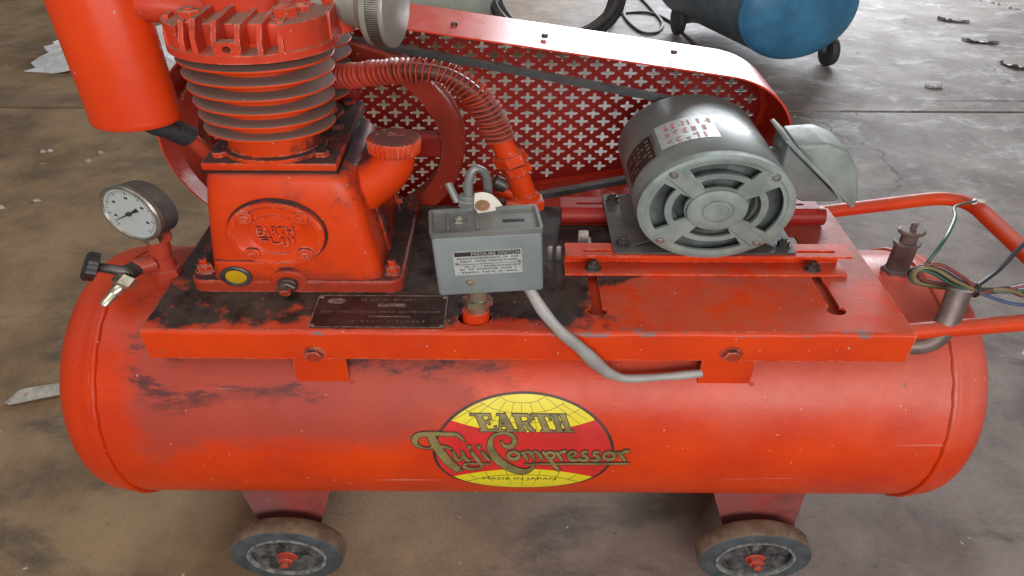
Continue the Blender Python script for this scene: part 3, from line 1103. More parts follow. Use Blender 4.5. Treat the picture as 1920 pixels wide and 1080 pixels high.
# ---- cylinder head
hx = CX - .005
g = G()
hull = [Vector(p) for p in circle(hx, .200, .0945, 48) + circle(hx, .338, .0945, 48)]
hull = [hull[i] for i in geo.convex_hull_2d(hull)]
g.extr([[tuple(p) for p in hull]], (0, 0, 1.073), X, Y, Z, .012)
g.box(hx - .070, hx + .075, .150, .405, 1.083, 1.117, .004)
head = mk('cylinder_head', g, 'head', AC)
def front_y(x, r=.0935):
    return .200 - math.sqrt(max(0, r * r - (x - hx) ** 2))
fx = [-.080, -.056, -.040, -.016, .008, .030, .050, .0905]
for i, dx in enumerate(fx):
    x = hx + dx
    yf = front_y(x) + .001
    th = .0028
    zt = 1.128 if i in (2, 3) else 1.123
    prof = [(yf, 1.084), (yf + .001, zt - .022), (yf + .016, zt), (.300, zt), (.300, 1.084)]
    if i == 7:
        prof = [(.185, 1.084), (.187, 1.118), (.192, 1.123), (.36, 1.123), (.36, 1.084)]
    g = G()
    g.extr([prof], (x - th, 0, 0), Y, Z, X, 2 * th)
    mk('head_fin', g, 'head', head)
g = G()
# solid wall between the last fins and the one at the far flank, boss with the threaded hole
seg = [(hx + .050 + .0405 * i / 6) for i in range(7)]
g.extr([[(x, front_y(x) + .005) for x in seg] + [(hx + .088, .23), (hx + .046, .23)]], (0, 0, 1.084), X, Y, Z, .037)
mk('head_wall', g, 'head', head)
g = G()
seg = [(hx - .0905 + .030 * i / 5) for i in range(6)]
g.extr([[(x, front_y(x) + .003) for x in seg] + [(hx - .056, .23), (hx - .088, .23)]], (0, 0, 1.084), X, Y, Z, .034)
mk('head_wall', g, 'head', head)
g = G()
g.extr([rrect(hx - .017, hx + .010, 1.0845, 1.104, .002, 2), circle(hx - .0035, 1.094, .0048, 18)], (0, front_y(hx) - .001, 0), X, Z, Y, .016)
mk('port_boss', g, 'head', head)
g = G()
g.loft([ring(hx - .058, hx + .030, .205, .400, .022, 1.116), ring(hx - .058, hx + .030, .205, .400, .022, 1.150), ring(hx - .050, hx + .022, .213, .392, .018, 1.158)])
mk('valve_cover', g, 'head', head)
for dx, yy, zz, r in ((-.052, .163, 1.117, .0125), (.048, .175, 1.117, .0135), (.052, .255, 1.117, .0135), (.060, .205, 1.117, .009)):
    g = G()
    g.bolt((hx + dx, yy, zz), Z, r, r * 1.05, True, .003, .35)
    mk('head_bolt', g, 'head', head)

# ---- canister beside the head
g = G()
kx, ky = -.4590, .205
g.lathe([(0, .951), (.030, .949), (.049, .948), (.0532, .9495), (.0545, .953), (.0540, .958), (.0532, .962), (.0532, 1.235), (.050, 1.245), (0, 1.248)], (kx, ky, 0), Z, 64)
can = mk('intake_canister', g, 'canister', AC)
g = G()
g.tube(spline([(kx + .035, ky, 1.128), (kx + .065, ky, 1.126), (kx + .09, ky + .01, 1.118), (hx - .060, ky + .01, 1.105)], 5), .0235, 24)
mk('elbow', g, 'head', can)
g = G()
g.tube(spline([(-.458, .214, .955), (-.452, .222, .932), (-.438, .235, .915), (-.420, .25, .902)], 6), .0135, 16)
g.cyl((-.432, .240, .914), (-.420, .251, .897), .0185, n=20)
mk('rubber_elbow', g, 'rubber', can)
g = G()
g.tube(spline([(-.424, .247, .905), (-.414, .258, .88), (-.399, .268, .84), (-.380, .27, .80)], 6), .011, 14)
mk('breather_pipe', g, 'hose', can)

# ---- air filter on the other side
g = G()
fo = V3(-.214, .262, 1.116)
fa = V3(1, -.16, -.02).normalized()
g.mat(0).lathe([(0, -.02), (.017, -.02), (.017, .012), (.024, .013), (.024, .02), (.031, .022), (.036, .040), (.052, .050), (.0585, .053), (.060, .060)], fo, fa, 56)
g.mat(1).lathe([(.0575, .060), (.0575, .074)], fo, fa, 56)
g.mat(0).lathe([(.060, .0745), (.061, .077), (.060, .080), (.05, .083), (0, .084)], fo, fa, 56)
u, w, a = basis(fa)
for i in range(120):
    t = 2 * PI * i / 120
    d = u * math.cos(t) + w * math.sin(t)
    s_ = -u * math.sin(t) + w * math.cos(t)
    c = fo + d * .0592
    g.mat(2).add([c + s_ * sx + a * h + d * dr for sx, h, dr in ((-.0008, .0595, 0), (.0008, .0595, 0), (.0008, .075, 0), (-.0008, .075, 0))], [[0, 1, 2, 3]])
mk('air_filter', g, ['filter', 'dark_steel', 'steel'], AC, label='round grey air filter with a slotted rim')
g = G()
g.cyl((hx + .088, .262, 1.075), (hx + .088, .262, 1.16), .020, n=28)
mk('intake_elbow', g, 'head', AC)

# ---- flywheel
fc = V3(-.287, .440, .802)
g = G()
FR = .2145
fw = empty('flywheel', tuple(fc), AC)
g.lathe([(FR - .034, -.024), (FR - .003, -.024), (FR, -.021), (FR, -.010), (FR - .010, -.004), (FR - .010, .010), (FR, .016), (FR, .024), (FR - .034, .024), (FR - .036, 0), (FR - .034, -.024)], fc, Y, 96)
mk('rim', g, 'wheel_red_shaded', fw)
for i in range(5):
    t = R(-2 + 72 * i)
    d = V3(math.cos(t), 0, math.sin(t))
    s_ = V3(-math.sin(t), 0, math.cos(t))
    g = G()
    g.loft([[fc + d * rr + s_ * a * wd_ + Y * b for a, b in ((-1, -.010), (-.8, -.014), (.8, -.014), (1, -.010), (1, .010), (-1, .010))] for rr, wd_ in ((.03, .034), (.10, .027), (FR - .030, .024))])
    mk('spoke', g, 'guard', fw)
g = G()
g.cyl(fc - Y * .03, fc + Y * .03, .045, n=40)
mk('hub', g, 'guard', fw)
# motor pulley and belt
pc = V3(.262, .440, .814)
PRD = .062
g = G()
g.lathe([(0, -.02), (PRD + .006, -.02), (PRD + .006, -.012), (PRD - .004, -.004), (PRD - .004, .004), (PRD + .006, .012), (PRD + .006, .02), (0, .02)], pc, Y, 48)
mk('motor_pulley', g, 'dark_steel', AC)
def hull2(c1, r1, c2, r2, n=120):
    p = [Vector(q) for q in circle(c1[0], c1[1], r1, n) + circle(c2[0], c2[1], r2, n)]
    return [tuple(p[i]) for i in geo.convex_hull_2d(p)]
g = G()
g.extr([hull2((fc.x, fc.z), FR + .003, (pc.x, pc.z), PRD + .012), hull2((fc.x, fc.z), FR - .008, (pc.x, pc.z), PRD + .001)], (0, .431, 0), X, Z, Y, .018)
mk('drive_belt', g, 'belt', AC)

# ---- belt guard: open tray with a pierced back sheet
gd = empty('belt_guard', (0, .52, .79), AC)
A0, AR_, B0, BR = (-.287, .795), .252, (.287, .808), .134
out = hull2(A0, AR_, B0, BR)
inn = hull2(A0, AR_ - .012, B0, BR - .012)
def inside(p, poly, c):
    for i in range(len(poly)):
        a, b = poly[i], poly[(i + 1) % len(poly)]
        if ((b[0] - a[0]) * (p[1] - a[1]) - (b[1] - a[1]) * (p[0] - a[0])) * c < 0:
            return False
    return True
ar = sum(inn[i][0] * inn[(i + 1) % len(inn)][1] - inn[(i + 1) % len(inn)][0] * inn[i][1] for i in range(len(inn)))
test = hull2(A0, AR_ - .026, B0, BR - .026)
loops = [inn]
px_, pz_ = .0365, .01825
row = 0
zz = .54
while zz < 1.06:
    xx = -.56 + (px_ / 2 if row % 2 else 0)
    while xx < .45:
        if inside((xx, zz), test, 1 if ar > 0 else -1):
            loops.append([(xx + (.0077 + .0038 * math.cos(4 * t)) * math.cos(t), zz + (.0077 + .0038 * math.cos(4 * t)) * math.sin(t)) for t in (2 * PI * i / 24 for i in range(24))])
        xx += px_
    zz += pz_
    row += 1
g = G()
g.extr(loops, (0, .600, 0), X, Z, Y, .0015)
mk('pierced_sheet', g, 'guard', gd, 20, label='dark red sheet pierced with rows of small crosses')
g = G()
g.extr([out, hull2(A0, AR_ - .003, B0, BR - .003)], (0, .440, 0), X, Z, Y, .163)
g.extr([hull2(A0, AR_ - .0031, B0, BR - .0031), hull2(A0, AR_ - .014, B0, BR - .014)], (0, .5965, 0), X, Z, Y, .003)
mk('guard_band', g, 'band', gd, 20, label='smooth red band round the edge of the belt guard')
gt = Vector((out[0][0], 0, 0))
for x0 in (-.085, .045, .235):
    z0 = max(p for p in [AR_ * .987 + A0[1] - .158 * (x0 - A0[0] - AR_ * .158) - .002])
    g = G()
    for dx in (0, .012, .024):
        pass
    g.cyl((x0, .50, z0 - .004), (x0 + .0009, .50, z0 + .0035), .005, n=14)
    mk('guard_screw', g, 'dark_steel', gd)

# ---- motor
mc = V3(.2585, 0, .8135)
MR = .1005
mo = empty('motor', (mc.x, .28, .712), AC)
g = G()
g.lathe([(.0965, .174), (.0995, .172), (MR + .001, .176), (MR + .001, .412), (.096, .422), (.06, .426), (0, .426)], (mc.x, 0, mc.z), Y, 96)
g.cyl((mc.x, .40, mc.z), (mc.x, .43, mc.z), .012, n=20)
mk('body', g, 'motor', mo, 40)
g = G()
ol = circle(0, 0, MR - .0005, 96)
holes = []
for i in range(4):
    a = 90 * i - 2
    holes.append(arcslot(0, 0, .0655, .0845, a - 32, a + 32, 12))
    holes.append(arcslot(0, 0, .0405, .0565, a - 29, a + 29, 10))
g.extr([ol] + holes, (mc.x, .158, mc.z), X, Z, Y, .006)
g.lathe([(MR - .012, .001), (MR - .010, -.0018), (MR - .004, -.0018), (MR - .0005, .0005), (MR, .016)], (mc.x, .158, mc.z), Y, 96)
for i in range(4):
    t = R(45 + 90 * i - 2)
    d = V3(math.cos(t), 0, math.sin(t))
    s_ = V3(-math.sin(t), 0, math.cos(t))
    o = V3(mc.x, .158, mc.z)
    g.loft([[o + d * rr + s_ * a * wd_ - Y * b for a, b in ((-1, -.001), (-.8, .0035), (.8, .0035), (1, -.001))] for rr, wd_ in ((.030, .012), (.092, .0115))])
g.lathe([(.039, 0), (.038, -.007), (.036, -.0085), (.0215, -.0085), (.0205, -.0065), (.0190, -.0065), (.018, -.0095), (.0145, -.010), (.0135, -.0085), (0, -.0085)], (mc.x, .158, mc.z), Y, 56)
mk('end_shield', g, 'shield', mo, 40, label='cast grey-green end shield with curved vent slots')
g = G()
g.lathe([(.0955, .166), (.0955, .185), (0, .185)], (mc.x, 0, mc.z), Y, 48)
g.lathe([(.062, .184), (.062, .176), (.052, .172), (.050, .184)], (mc.x, 0, mc.z), Y, 48)
mk('winding', g, 'inside', mo)
for i in range(4):
    t = R(45 + 90 * i - 2)
    g = G()
    g.bolt((mc.x + .089 * math.cos(t), .1565, mc.z + .089 * math.sin(t)), -Y, .0052, .0055, True, .001, .4)
    mk('shield_screw', g, 'steel', mo)
g = G()
g.extr([rrect(.136, .382, .168, .378, .006, 3)], (0, 0, .7135), X, Y, Z, .004)
for sx, x0, x1 in ((-1, .158, .205), (1, .359, .312)):
    g.loft([[V3(x0, y, .7172), V3(x0 + sx * -.003, y, .7172), V3(x1, y, .742), V3(x1 + sx * .003, y, .742)] for y in (.185, .365)])
mk('foot', g, 'motor_dark', mo)
for x0, y0 in ((.150, .192), (.368, .192), (.150, .352), (.368, .352)):
    g = G()
    g.bolt((x0, y0, .7175), Z, .0085, .0085, True, .006, .2)
    mk('foot_bolt', g, 'dark_steel', mo)
# terminal box: diagonal seam, hooded lid
tb = empty('terminal_box', (.40, .29, .80), mo)
b = bmesh.new()
def prism_bm(poly, y0, y1, bev):
    b = bmesh.new()
    A = [b.verts.new((x, y0, z)) for x, z in poly]
    B = [b.verts.new((x, y1, z)) for x, z in poly]
    n = len(poly)
    b.faces.new(A)
    b.faces.new(B[::-1])
    for i in range(n):
        b.faces.new((A[i], B[i], B[(i + 1) % n], A[(i + 1) % n]))
    bmesh.ops.recalc_face_normals(b, faces=b.faces[:])
    bmesh.ops.bevel(b, geom=b.edges[:], offset=bev, segments=3, profile=.5, affect='EDGES')
    return b
g = G().bm(prism_bm([(.366, .890), (.408, .894), (.438, .879), (.459, .838), (.471, .790), (.470, .772), (.458, .772)], .242, .330, .007))
mk('lid', g, 'shield', tb)
g = G().bm(prism_bm([(.358, .888), (.448, .781), (.443, .775), (.396, .775), (.358, .800)], .250, .322, .004))
mk('housing', g, 'motor', tb)
dg = (V3(.4665, 0, .770) - V3(.352, 0, .900)).normalized()
pn = V3(-dg.z, 0, dg.x) * -1
g = G()
cen = (V3(.4665, .286, .770) + V3(.352, .286, .900)) / 2
rot = Matrix((dg, Y, dg.cross(Y))).transposed()
g.box(-.0866, .0866, -.046, .046, -.0032, .0032, .0015, 2)
g.xf(Matrix.Translation(cen) @ rot.to_4x4())
mk('flange', g, 'shield', tb)
g = G()
g.cyl((.33, .292, .835), (.372, .292, .845), .022, n=24)
mk('cable_neck', g, 'motor_dark', tb)
# stickers on the motor body
def on_motor(a, y, dr):
    t = R(a)
    return V3(mc.x + (MR + .001 + dr) * math.cos(t), y, mc.z + (MR + .001 + dr) * math.sin(t))
def motor_patch(g, a0, a1, y0, y1, dr, n=10, skew=0.):
    vs = []
    for i in range(n + 1):
        a = a0 + (a1 - a0) * i / n
        vs += [on_motor(a, y0 + skew * i / n, dr), on_motor(a, y1 + skew * i / n, dr)]
    g.add(vs, [[2 * i, 2 * i + 1, 2 * i + 3, 2 * i + 2] for i in range(n)])
g = G()
motor_patch(g.mat(0), 176, 135, .212, .300, .0005)
motor_patch(g.mat(1), 173, 138, .216, .296, .0008)
for i in range(5):
    yy = .224 + .014 * i
    for j in range(6):
        if rr_.random() < .75:
            a = 170 - 5.2 * j
            motor_patch(g.mat(2), a, a - rr_.uniform(2, 4.6), yy, yy + .006, .0011, 2)
mk('rating_plate', g, ['steel', 'nameplate', 'name_ink'], mo, label='dark rating plate on the shoulder of the motor')
g = G()
motor_patch(g.mat(0), 132, 88, .222, .310, .0005)
for i in range(3):
    a = 126
    while a > 94:
        da = rr_.uniform(3.5, 6)
        yy = .290 - .027 * i
        for q in range(rr_.randint(2, 3)):
            y0 = yy + rr_.uniform(-.007, .004)
            if rr_.random() < .5:
                motor_patch(g.mat(1), a, a - da * .8, y0, y0 + .003, .0009, 3, rr_.uniform(-.008, .008))
            else:
                a2 = a - rr_.uniform(0, da * .7)
                motor_patch(g.mat(1), a2, a2 - 1.3, yy - .010, yy + .008, .0010, 1)
        a -= da + 1.5
mk('sticker', g, ['label', 'ink_red'], mo, label='pale sticker with worn red characters')

# ---- motor rails
for y0, face in ((.163, 1), (.332, -1)):
    rl = empty('motor_rail', (.265, y0, .671), AC)
    g = G()
    x0, x1 = .072, .457
    slots = [rrect(.095, .150, .012, .020, .0039, 4), rrect(.372, .437, .012, .020, .0039, 4)]
    g.extr([rrect(x0, x1, 0, .041, .002, 2)] + slots, (0, y0, .7085), X, Y, Z, .0045)
    wy = .036 if face > 0 else .0005
    g.box(x0 + .001, x1 - .004, y0 + wy, y0 + wy + .0045, .671, .7085, .001)
    if face < 0:
        g.lathe([(0, x0 + .0015), (.018, x0 + .0015), (.018, x1 + .012), (0, x1 + .012)], (0, y0 + .012, .6885), X, 24)
    else:
        g.box(x0, x1, y0 - .004, y0 + .036, .6708, .6752, .001)
    mk('channel', g, 'red' if face > 0 else 'guard', rl)
    if face > 0:
        for bx in (.111, .412):
            g = G()
            g.bolt((bx, y0 + .014, .6752), Z, .0095, .009, True, .007, .2)
            mk('rail_nut', g, 'dark_steel', rl)
g = G()
g.box(.094, .108, .245, .256, .6705, .708, .001)
mk('packing_block', g, 'cement', AC, label='small pale block between the motor rails')

# ---- pressure switch
sw = empty('pressure_switch', (-.03, .035, .69), AC)
RS = Matrix.Rotation(R(5), 4, 'Z') @ Matrix.Rotation(R(-2.2), 4, 'Y')
SC_ = V3(-.029, .034, .81)
def sx(g):
    return g.xf(Matrix.Translation(SC_) @ RS)
g = G()
g.box(-.0615, .0615, -.034, .034, -.059, .050, .005, 3)
mk('cover', sx(g), 'grey', sw, label='grey enamelled front cover')
g = G()
g.extr([rrect(-.0630, .0630, -.0345, .0365, .006, 4), rrect(-.0595, .0595, -.031, .033, .004, 4)], (0, 0, .048), X, Y, Z, .0085)
g.extr([rrect(-.060, .060, -.0315, .0335, .004, 4)], (0, 0, .0495), X, Y, Z, .002)
g.box(-.044, -.040, -.020, .026, .0505, .0545, .0015)
g.box(-.011, -.007, -.020, .026, .0505, .0545, .0015)
mk('lid', sx(g), 'lid', sw)
g = G()
g.bolt((-.028, .006, .0515), Z, .0072, .006, True, .002)
mk('lid_screw', sx(g), 'steel', sw)
g = G()
g.box(.020, .045, -.004, .004, .0510, .0520, .0003)
mk('lid_slot', sx(g), 'ink', sw)
g = G()
LZ = -.0345
g.mat(0).extr([rrect(-.0400, .0375, -.020, .0235, .001, 2)], (0, LZ + .0002, 0), X, Z, -Y, .0006)
def lq(a, b, c, e, k):
    g.add([(a, LZ - k, c), (b, LZ - k, c), (b, LZ - k, e), (a, LZ - k, e)], [[0, 1, 2, 3]])
g.mat(1)
lq(-.0385, .036, .0145, .0222, .0007)
lq(-.0385, .036, -.0005, .0002, .0007)
for i, zz in enumerate((.0092, .0040, -.0060, -.0110, -.0165)):
    glyphs(g, -.036 + .004 * (i % 3), .034 - .003 * (i % 2), zz, .0028, .0014, .0030, .0009, .9, 0, X, Z, -Y, V3(0, LZ - .0004, 0), .0005)
g.mat(2)
add_text(g, 'PRESSURE SWITCH', .054, .0056, (.0075, LZ - .0008, .0183), X, Z, -Y, .0002)
g.mat(3)
for rx in (-.0365, .0343):
    g.lathe([(.002, 0), (.0016, .001), (0, .0013)], (rx, LZ - .0006, .0022), -Y, 10)
mk('label_plate', sx(g), ['label', 'ink', 'label', 'steel'], sw, label='small printed metal label reading PRESSURE SWITCH')
g = G()
g.lathe([(0, 0), (.0055, 0), (.005, .0025), (.0012, .003), (.0010, .0015), (0, .0015)], (-.0235, -.0340, -.034), -Y, 18)
mk('cover_screw', sx(g), 'brass', sw)
g = G()
g.mat(1).cyl((-.043, .040, .675), (-.041, .037, .742), .0135, n=24)
g.mat(1).hexa((-.0425, .0395, .700), (0, 0, 1), .019, .014, .4)
g.mat(0).cyl((-.045, .040, .640), (-.045, .040, .688), .0170, n=32)
mk('riser_pipe', g, ['red', 'brass'], sw)
g = G()
g.tube(spline([(.020, .014, .752), (.038, -.004, .718), (.060, -.0135, .684), (.086, -.0165, .650), (.108, -.0165, .615), (.127, -.0150, .592), (.150, -.0125, .581), (.195, -.0095, .583), (.242, -.004, .586)], 6),
       [.0088 + .0030 * math.exp(-((i - 22) / 9) ** 2) - .0006 * math.sin(i * .8) for i in range(49)], 16, flat=.78)
mk('grey_cable', g, 'cable_grey', sw, label='thick grey sheathed cable drooping over the plate edge')
g = G()
g.cyl((-.0505, .074, .862), (-.0505, .076, .884), .0115, n=20)
g.hexa((-.0505, .075, .868), Z, .0135, .009)
g.tube(spline([(-.0505, .076, .880), (-.0500, .078, .905), (-.0440, .082, .9235), (-.0350, .087, .920), (-.0295, .092, .903), (-.0290, .098, .868)], 7), .0055, 14)
g.tube([(-.0635, .070, .874), (-.074, .085, .899)], .0045, 12)
mk('relief_tube', g, 'lid', sw, label='thin grey tube bent in a hook above the switch')

# ---- paper tag tucked behind the switch
g = G()
tp = spline([(-.043, .066, .892), (-.033, .068, .893), (-.022, .070, .886), (-.012, .073, .868), (-.005, .076, .845)], 4)
bot = spline([(-.044, .061, .872), (-.038, .060, .858), (-.030, .060, .848), (-.024, .062, .842), (-.018, .066, .836)], 4)
n = len(tp)
vs = tp + bot + [p + V3(0, .0008, 0) for p in tp] + [p + V3(0, .0008, 0) for p in bot]
fs = [[n + i, n + i + 1, i + 1, i] for i in range(n - 1)] + [[2 * n + i, 2 * n + i + 1, 3 * n + i + 1, 3 * n + i] for i in range(n - 1)]
fs += [[i, i + 1, 2 * n + i + 1, 2 * n + i] for i in range(n - 1)] + [[n + i + 1, n + i, 3 * n + i, 3 * n + i + 1] for i in range(n - 1)]
g.add(vs, fs)
tag = mk('paper_tag', g, 'paper', None, 60, label='cream paper tag tucked behind the grey pressure switch', category='tag')
g = G()
g.lathe([(.0040, 0), (.0052, .0012), (.0082, .0012), (.0088, 0)], (-.0345, .0618, .8735), V3(.05, -1, .2), 24)
g.lathe([(0, 0), (.0040, 0)], (-.0345, .0612, .8737), V3(.05, -1, .2), 24)
mk('eyelet', g, 'brown', tag)

# ---- discharge hose with wound fin
hp = spline([(-.262, .318, .985), (-.215, .285, .992), (-.170, .268, 1.004), (-.122, .258, 1.012), (-.080, .254, 1.004), (-.050, .251, .978), (-.032, .250, .945), (-.022, .250, .915), (-.016, .250, .892)], 14)
dh = empty('discharge_hose', (-.1, .26, .98), AC)
g = G()
g.tube(hp, .0125, 16)
mk('pipe', g, 'hose_dark', dh)
g = G()
# arc-length positions
acc = [0]
for a, b in zip(hp, hp[1:]):
    acc.append(acc[-1] + (b - a).length)
def along(s):
    for i in range(len(hp) - 1):
        if acc[i + 1] >= s:
            t = (s - acc[i]) / (acc[i + 1] - acc[i])
            return hp[i].lerp(hp[i + 1], t), (hp[i + 1] - hp[i]).normalized()
    return hp[-1], (hp[-1] - hp[-2]).normalized()
s_ = .004
k = 0
while s_ < acc[-1] - .002:
    p, t = along(s_)
    tl = Vector((t.x + .10 * math.sin(k * 1.9) * .5, t.y + .10 * math.cos(k * 2.7) * .5, t.z)).normalized()
    r = .0205 + .0007 * math.sin(k * 1.3)
    g.lathe([(.0115, -.0009), (r, -.0007), (r + .0005, 0), (r, .0007), (.0115, .0009)], p, tl, 30)
    frac = s_ / acc[-1]
    s_ += .0064 if frac < .45 else .0074 + .0012 * math.sin(k)
    k += 1
mk('wound_fin', g, 'hose', dh, 60)
g = G()
g.cyl((-.017, .250, .898), (-.0065, .250, .866), .0150, .0160, 28, .002)
g.hexa((-.0065, .250, .867), V3(.012, 0, -.03), .0235, .020, .2)
g.hexa((.0015, .250, .847), V3(.010, 0, -.03), .0205, .018, .5)
g.cyl((.004, .250, .836), (.016, .250, .790), .0165, n=24)
mk('hose_fitting', g, 'red', dh)
g = G()
g.cyl((.016, .258, .655), (.016, .258, .772), .020, n=28)
g.hexa((.016, .256, .760), Z, .0300, .018, .1)
g.hexa((.016, .256, .778), Z, .0215, .012, .4)
g.cyl((-.02, .250, .800), (.008, .254, .782), .0095, n=18)
mk('check_valve', g, 'red', AC)
g = G()
g.cyl((-.026, .249, .815), (-.009, .250, .803), .0125, n=18)
mk('side_union', g, 'dark_steel', AC)
for i in range(2):
    g = G()
    g.box(.048 + .012 * i, .056 + .012 * i, .200, .206, .676, .706, .002)
    mk('bolt_stub', g, 'steel', AC)

# ---- gauge manifold
gm = empty('gauge_manifold', (-.478, .165, .64), AC)
mx, my = -.4735, .165
g = G()
g.cyl((mx, my, .630), (mx, my, .705), .0175, n=24)
g.hexa((mx, my, .668), Z, .0235, .016)
g.cyl((mx, my, .700), (mx + .006, my + .004, .762), .0150, n=24)
g.hexa((mx + .004, my + .003, .740), Z, .021, .014, .3)
g.cyl((mx - .005, my - .012, .700), (mx - .026, my - .028, .700), .0145, n=20)
g.cyl((mx + .002, my + .010, .745), (mx + .004, my + .034, .775), .016, n=20)
mk('tee_fitting', g, 'hose', gm)
gf = V3(-.44, -.88, .06).normalized()
gc = V3(-.472, .124, .8185)
g = G()
g.mat(3).lathe([(0, -.030), (.033, -.030), (.0385, -.027), (.0395, -.006)], gc, gf, 56)
g.mat(0).lathe([(.0395, -.006), (.0410, -.005), (.0415, .001), (.0395, .003), (.0370, .003), (.0362, 0)], gc, gf, 56)
g.mat(1).lathe([(.0362, 0), (0, 0)], gc, gf, 56)
u = Z.cross(gf).normalized()
w = gf.cross(u).normalized()
g.mat(2)
for i in range(41):
    t = R(225 - 270 * i / 40)
    L = .0055 if i % 5 == 0 else .003
    d = u * math.cos(t) + w * math.sin(t)
    s_ = -u * math.sin(t) + w * math.cos(t)
    wd_ = .0005 if i % 5 == 0 else .0003
    g.add([gc + gf * .0006 + d * .0335 + s_ * wd_, gc + gf * .0006 + d * .0335 - s_ * wd_, gc + gf * .0006 + d * (.0335 - L) - s_ * wd_, gc + gf * .0006 + d * (.0335 - L) + s_ * wd_], [[0, 1, 2, 3]])
for i in range(5):
    t = R(200 - 55 * i)
    c = gc + gf * .0006 + (u * math.cos(t) + w * math.sin(t)) * .0235
    g.add([c + u * a * .0022 + w * b * .0014 for a, b in ((-1, -1), (1, -1), (1, 1), (-1, 1))], [[0, 1, 2, 3]])
g.v = [gc + (p - gc) * 1.2 for p in g.v]
ga = empty('gauge', tuple(gc), AC)
mk('case', g, ['steel', 'dial', 'ink', 'motor_dark'], ga, label='round pressure gauge with a pale dial')
g = G()
t = R(215)
d = u * math.cos(t) + w * math.sin(t)
s_ = -u * math.sin(t) + w * math.cos(t)
o = gc + gf * .0016
g.loft([[p, p + gf * .0005, q + gf * .0005, q] for p, q in ((o - d * .016 + s_ * .0028, o - d * .016 - s_ * .0028), (o - d * .006 + s_ * .0012, o - d * .006 - s_ * .0012), (o + d * .028 + s_ * .0004, o + d * .028 - s_ * .0004))])
g.cyl(o - gf * .001, o + gf * .003, .003, n=16)
g.v = [gc + (p - gc) * 1.2 for p in g.v]
mk('needle', g, 'ink', ga)
g = G()
g.cyl(gc - gf * .018 - Z * .044, gc - gf * .018 - Z * .062, .009, n=18)
g.hexa(gc - gf * .018 - Z * .064, Z, .012, .012)
mk('stem', g, 'brass', ga)
# drain cock with black knob and hose tail
cv = empty('outlet_cock', (-.50, .13, .70), AC)
g = G()
v0 = V3(mx - .024, my - .030, .700)
v1 = V3(-.505, .115, .702)
g.cyl(v0 + (v0 - v1) * .25, v1, .0125, .0135, 20)
g.cyl(v1 + V3(.006, .006, 0), V3(-.535, .108, .722), .0095, .0080, 18)
mk('body', g, 'dark_steel', cv)
g = G()
ka = V3(-.9, -.25, .45).normalized()
ko = V3(-.532, .108, .720)
u2, w2, a2 = basis(ka)
rg = []
for h, rad in ((0, .012), (.002, .0225), (.014, .0235), (.018, .019), (.0185, .006)):
    rg.append([ko + a2 * h + (u2 * math.cos(t) + w2 * math.sin(t)) * (rad * (1 + .09 * math.cos(6 * t))) for t in (2 * PI * i / 48 for i in range(48))])
g.loft(rg)
mk('knob', g, 'black', cv, label='black lobed plastic knob')
g = G()
ta = V3(-.36, -.60, -.42).normalized()
to = V3(-.500, .112, .698)
g.hexa(to, ta, .0155, .018, .2)
g.lathe([(.011, .016), (.0085, .020), (.0095, .026), (.0070, .034), (.0078, .036), (.0066, .046), (.0072, .048), (.0062, .058), (.0040, .058), (.0038, .050), (0, .050)], to, ta, 24)
mk('hose_tail', g, 'brass', cv)

# ---- safety valve on the tank
sv = empty('safety_valve', (.536, .195, .65), AC)
g = G()
g.cyl((.537, .195, .640), (.537, .195, .664), .022, .019, 28, .003)
mk('boss', g, 'tank', sv)
g = G()
g.hexa((.537, .195, .660), Z, .0215, .010, .3)
g.cyl((.537, .195, .668), (.537, .195, .722), .0160, .0158, 28, .001)
g.cyl((.537, .195, .720), (.537, .195, .726), .0182, n=28)
g.cyl((.537, .195, .725), (.537, .195, .746), .0115, n=24)
g.cyl((.537, .195, .744), (.537, .195, .752), .0180, n=28, bev=.002)
g.cyl((.537, .195, .751), (.537, .195, .766), .0045, n=14, bev=.002)
mk('body', g, 'pipe', sv)

# ---- handle and conduit
g = G()
g.tube(fillet([(.488, .030, .650), (.740, .052, .668), (.733, .464, .672), (.485, .418, .652)], .07, 8), .0142, 18)
mk('handle', g, 'red', AC, label='bent red pipe handle at the end of the plate')
g = G()
g.tube(spline([(.470, .045, .634), (.510, .030, .622), (.537, .030, .634), (.552, .045, .668), (.560, .064, .715)], 8), .0155, 18)
mk('conduit', g, 'pipe', AC, label='short dusty pipe rising beneath the handle')

# ---- wire bundle tied by the handle
wb = empty('wire_bundle', (.60, .10, .70), label='tied coil of coloured wires hanging at the handle of the red compressor', category='wire bundle')
T0 = V3(.600, .098, .690)
specs = [('w_red', .011, .006, 0), ('w_yellow', .003, 0, .004), ('w_green', -.002, -.005, -.003), ('w_black', -.004, -.003, .007), ('w_yellow', .006, -.003, -.005), ('w_black', 0, .008, .002), ('w_red', -.001, .003, .009)]
for i, (m, dz, dx, dy) in enumerate(specs):
    j = lambda s: rr_.uniform(-s, s)
    e = [(.640, .095 + dy, .688 + j(.008)), (.69, .10 + dy, .690 + j(.020)), (.78, .13 + j(.04), .700 + j(.04))]
    pts = [T0 + V3(0, dy, dz * .3), (.570 + dx, .098 + dy, .706 + dz), (.540 + dx, .10 + dy, .728 + dz), (.521 + dx, .10 + dy, .733 + dz * .8), (.514 + dx, .10 + dy, .722 + dz * .5), (.523 + dx, .10 + dy, .706 + dz * .3), (.552 + dx, .10 + dy, .697 + dz * .2), (.580, .098 + dy, .692), T0 + V3(.004, -dy, -dz * .2)] + e
    g = G()
    g.tube(spline(pts, 7), .0030, 8)
    mk('wire', g, m, wb)
g = G()
g.tube(spline([(.523, .104, .728), (.534, .11, .758), (.556, .14, .775), (.60, .22, .762), (.66, .34, .715), (.722, .402, .692)], 7), .0026, 8)
mk('wire', g, 'w_green', wb, label='single green wire reaching up to the handle bend')
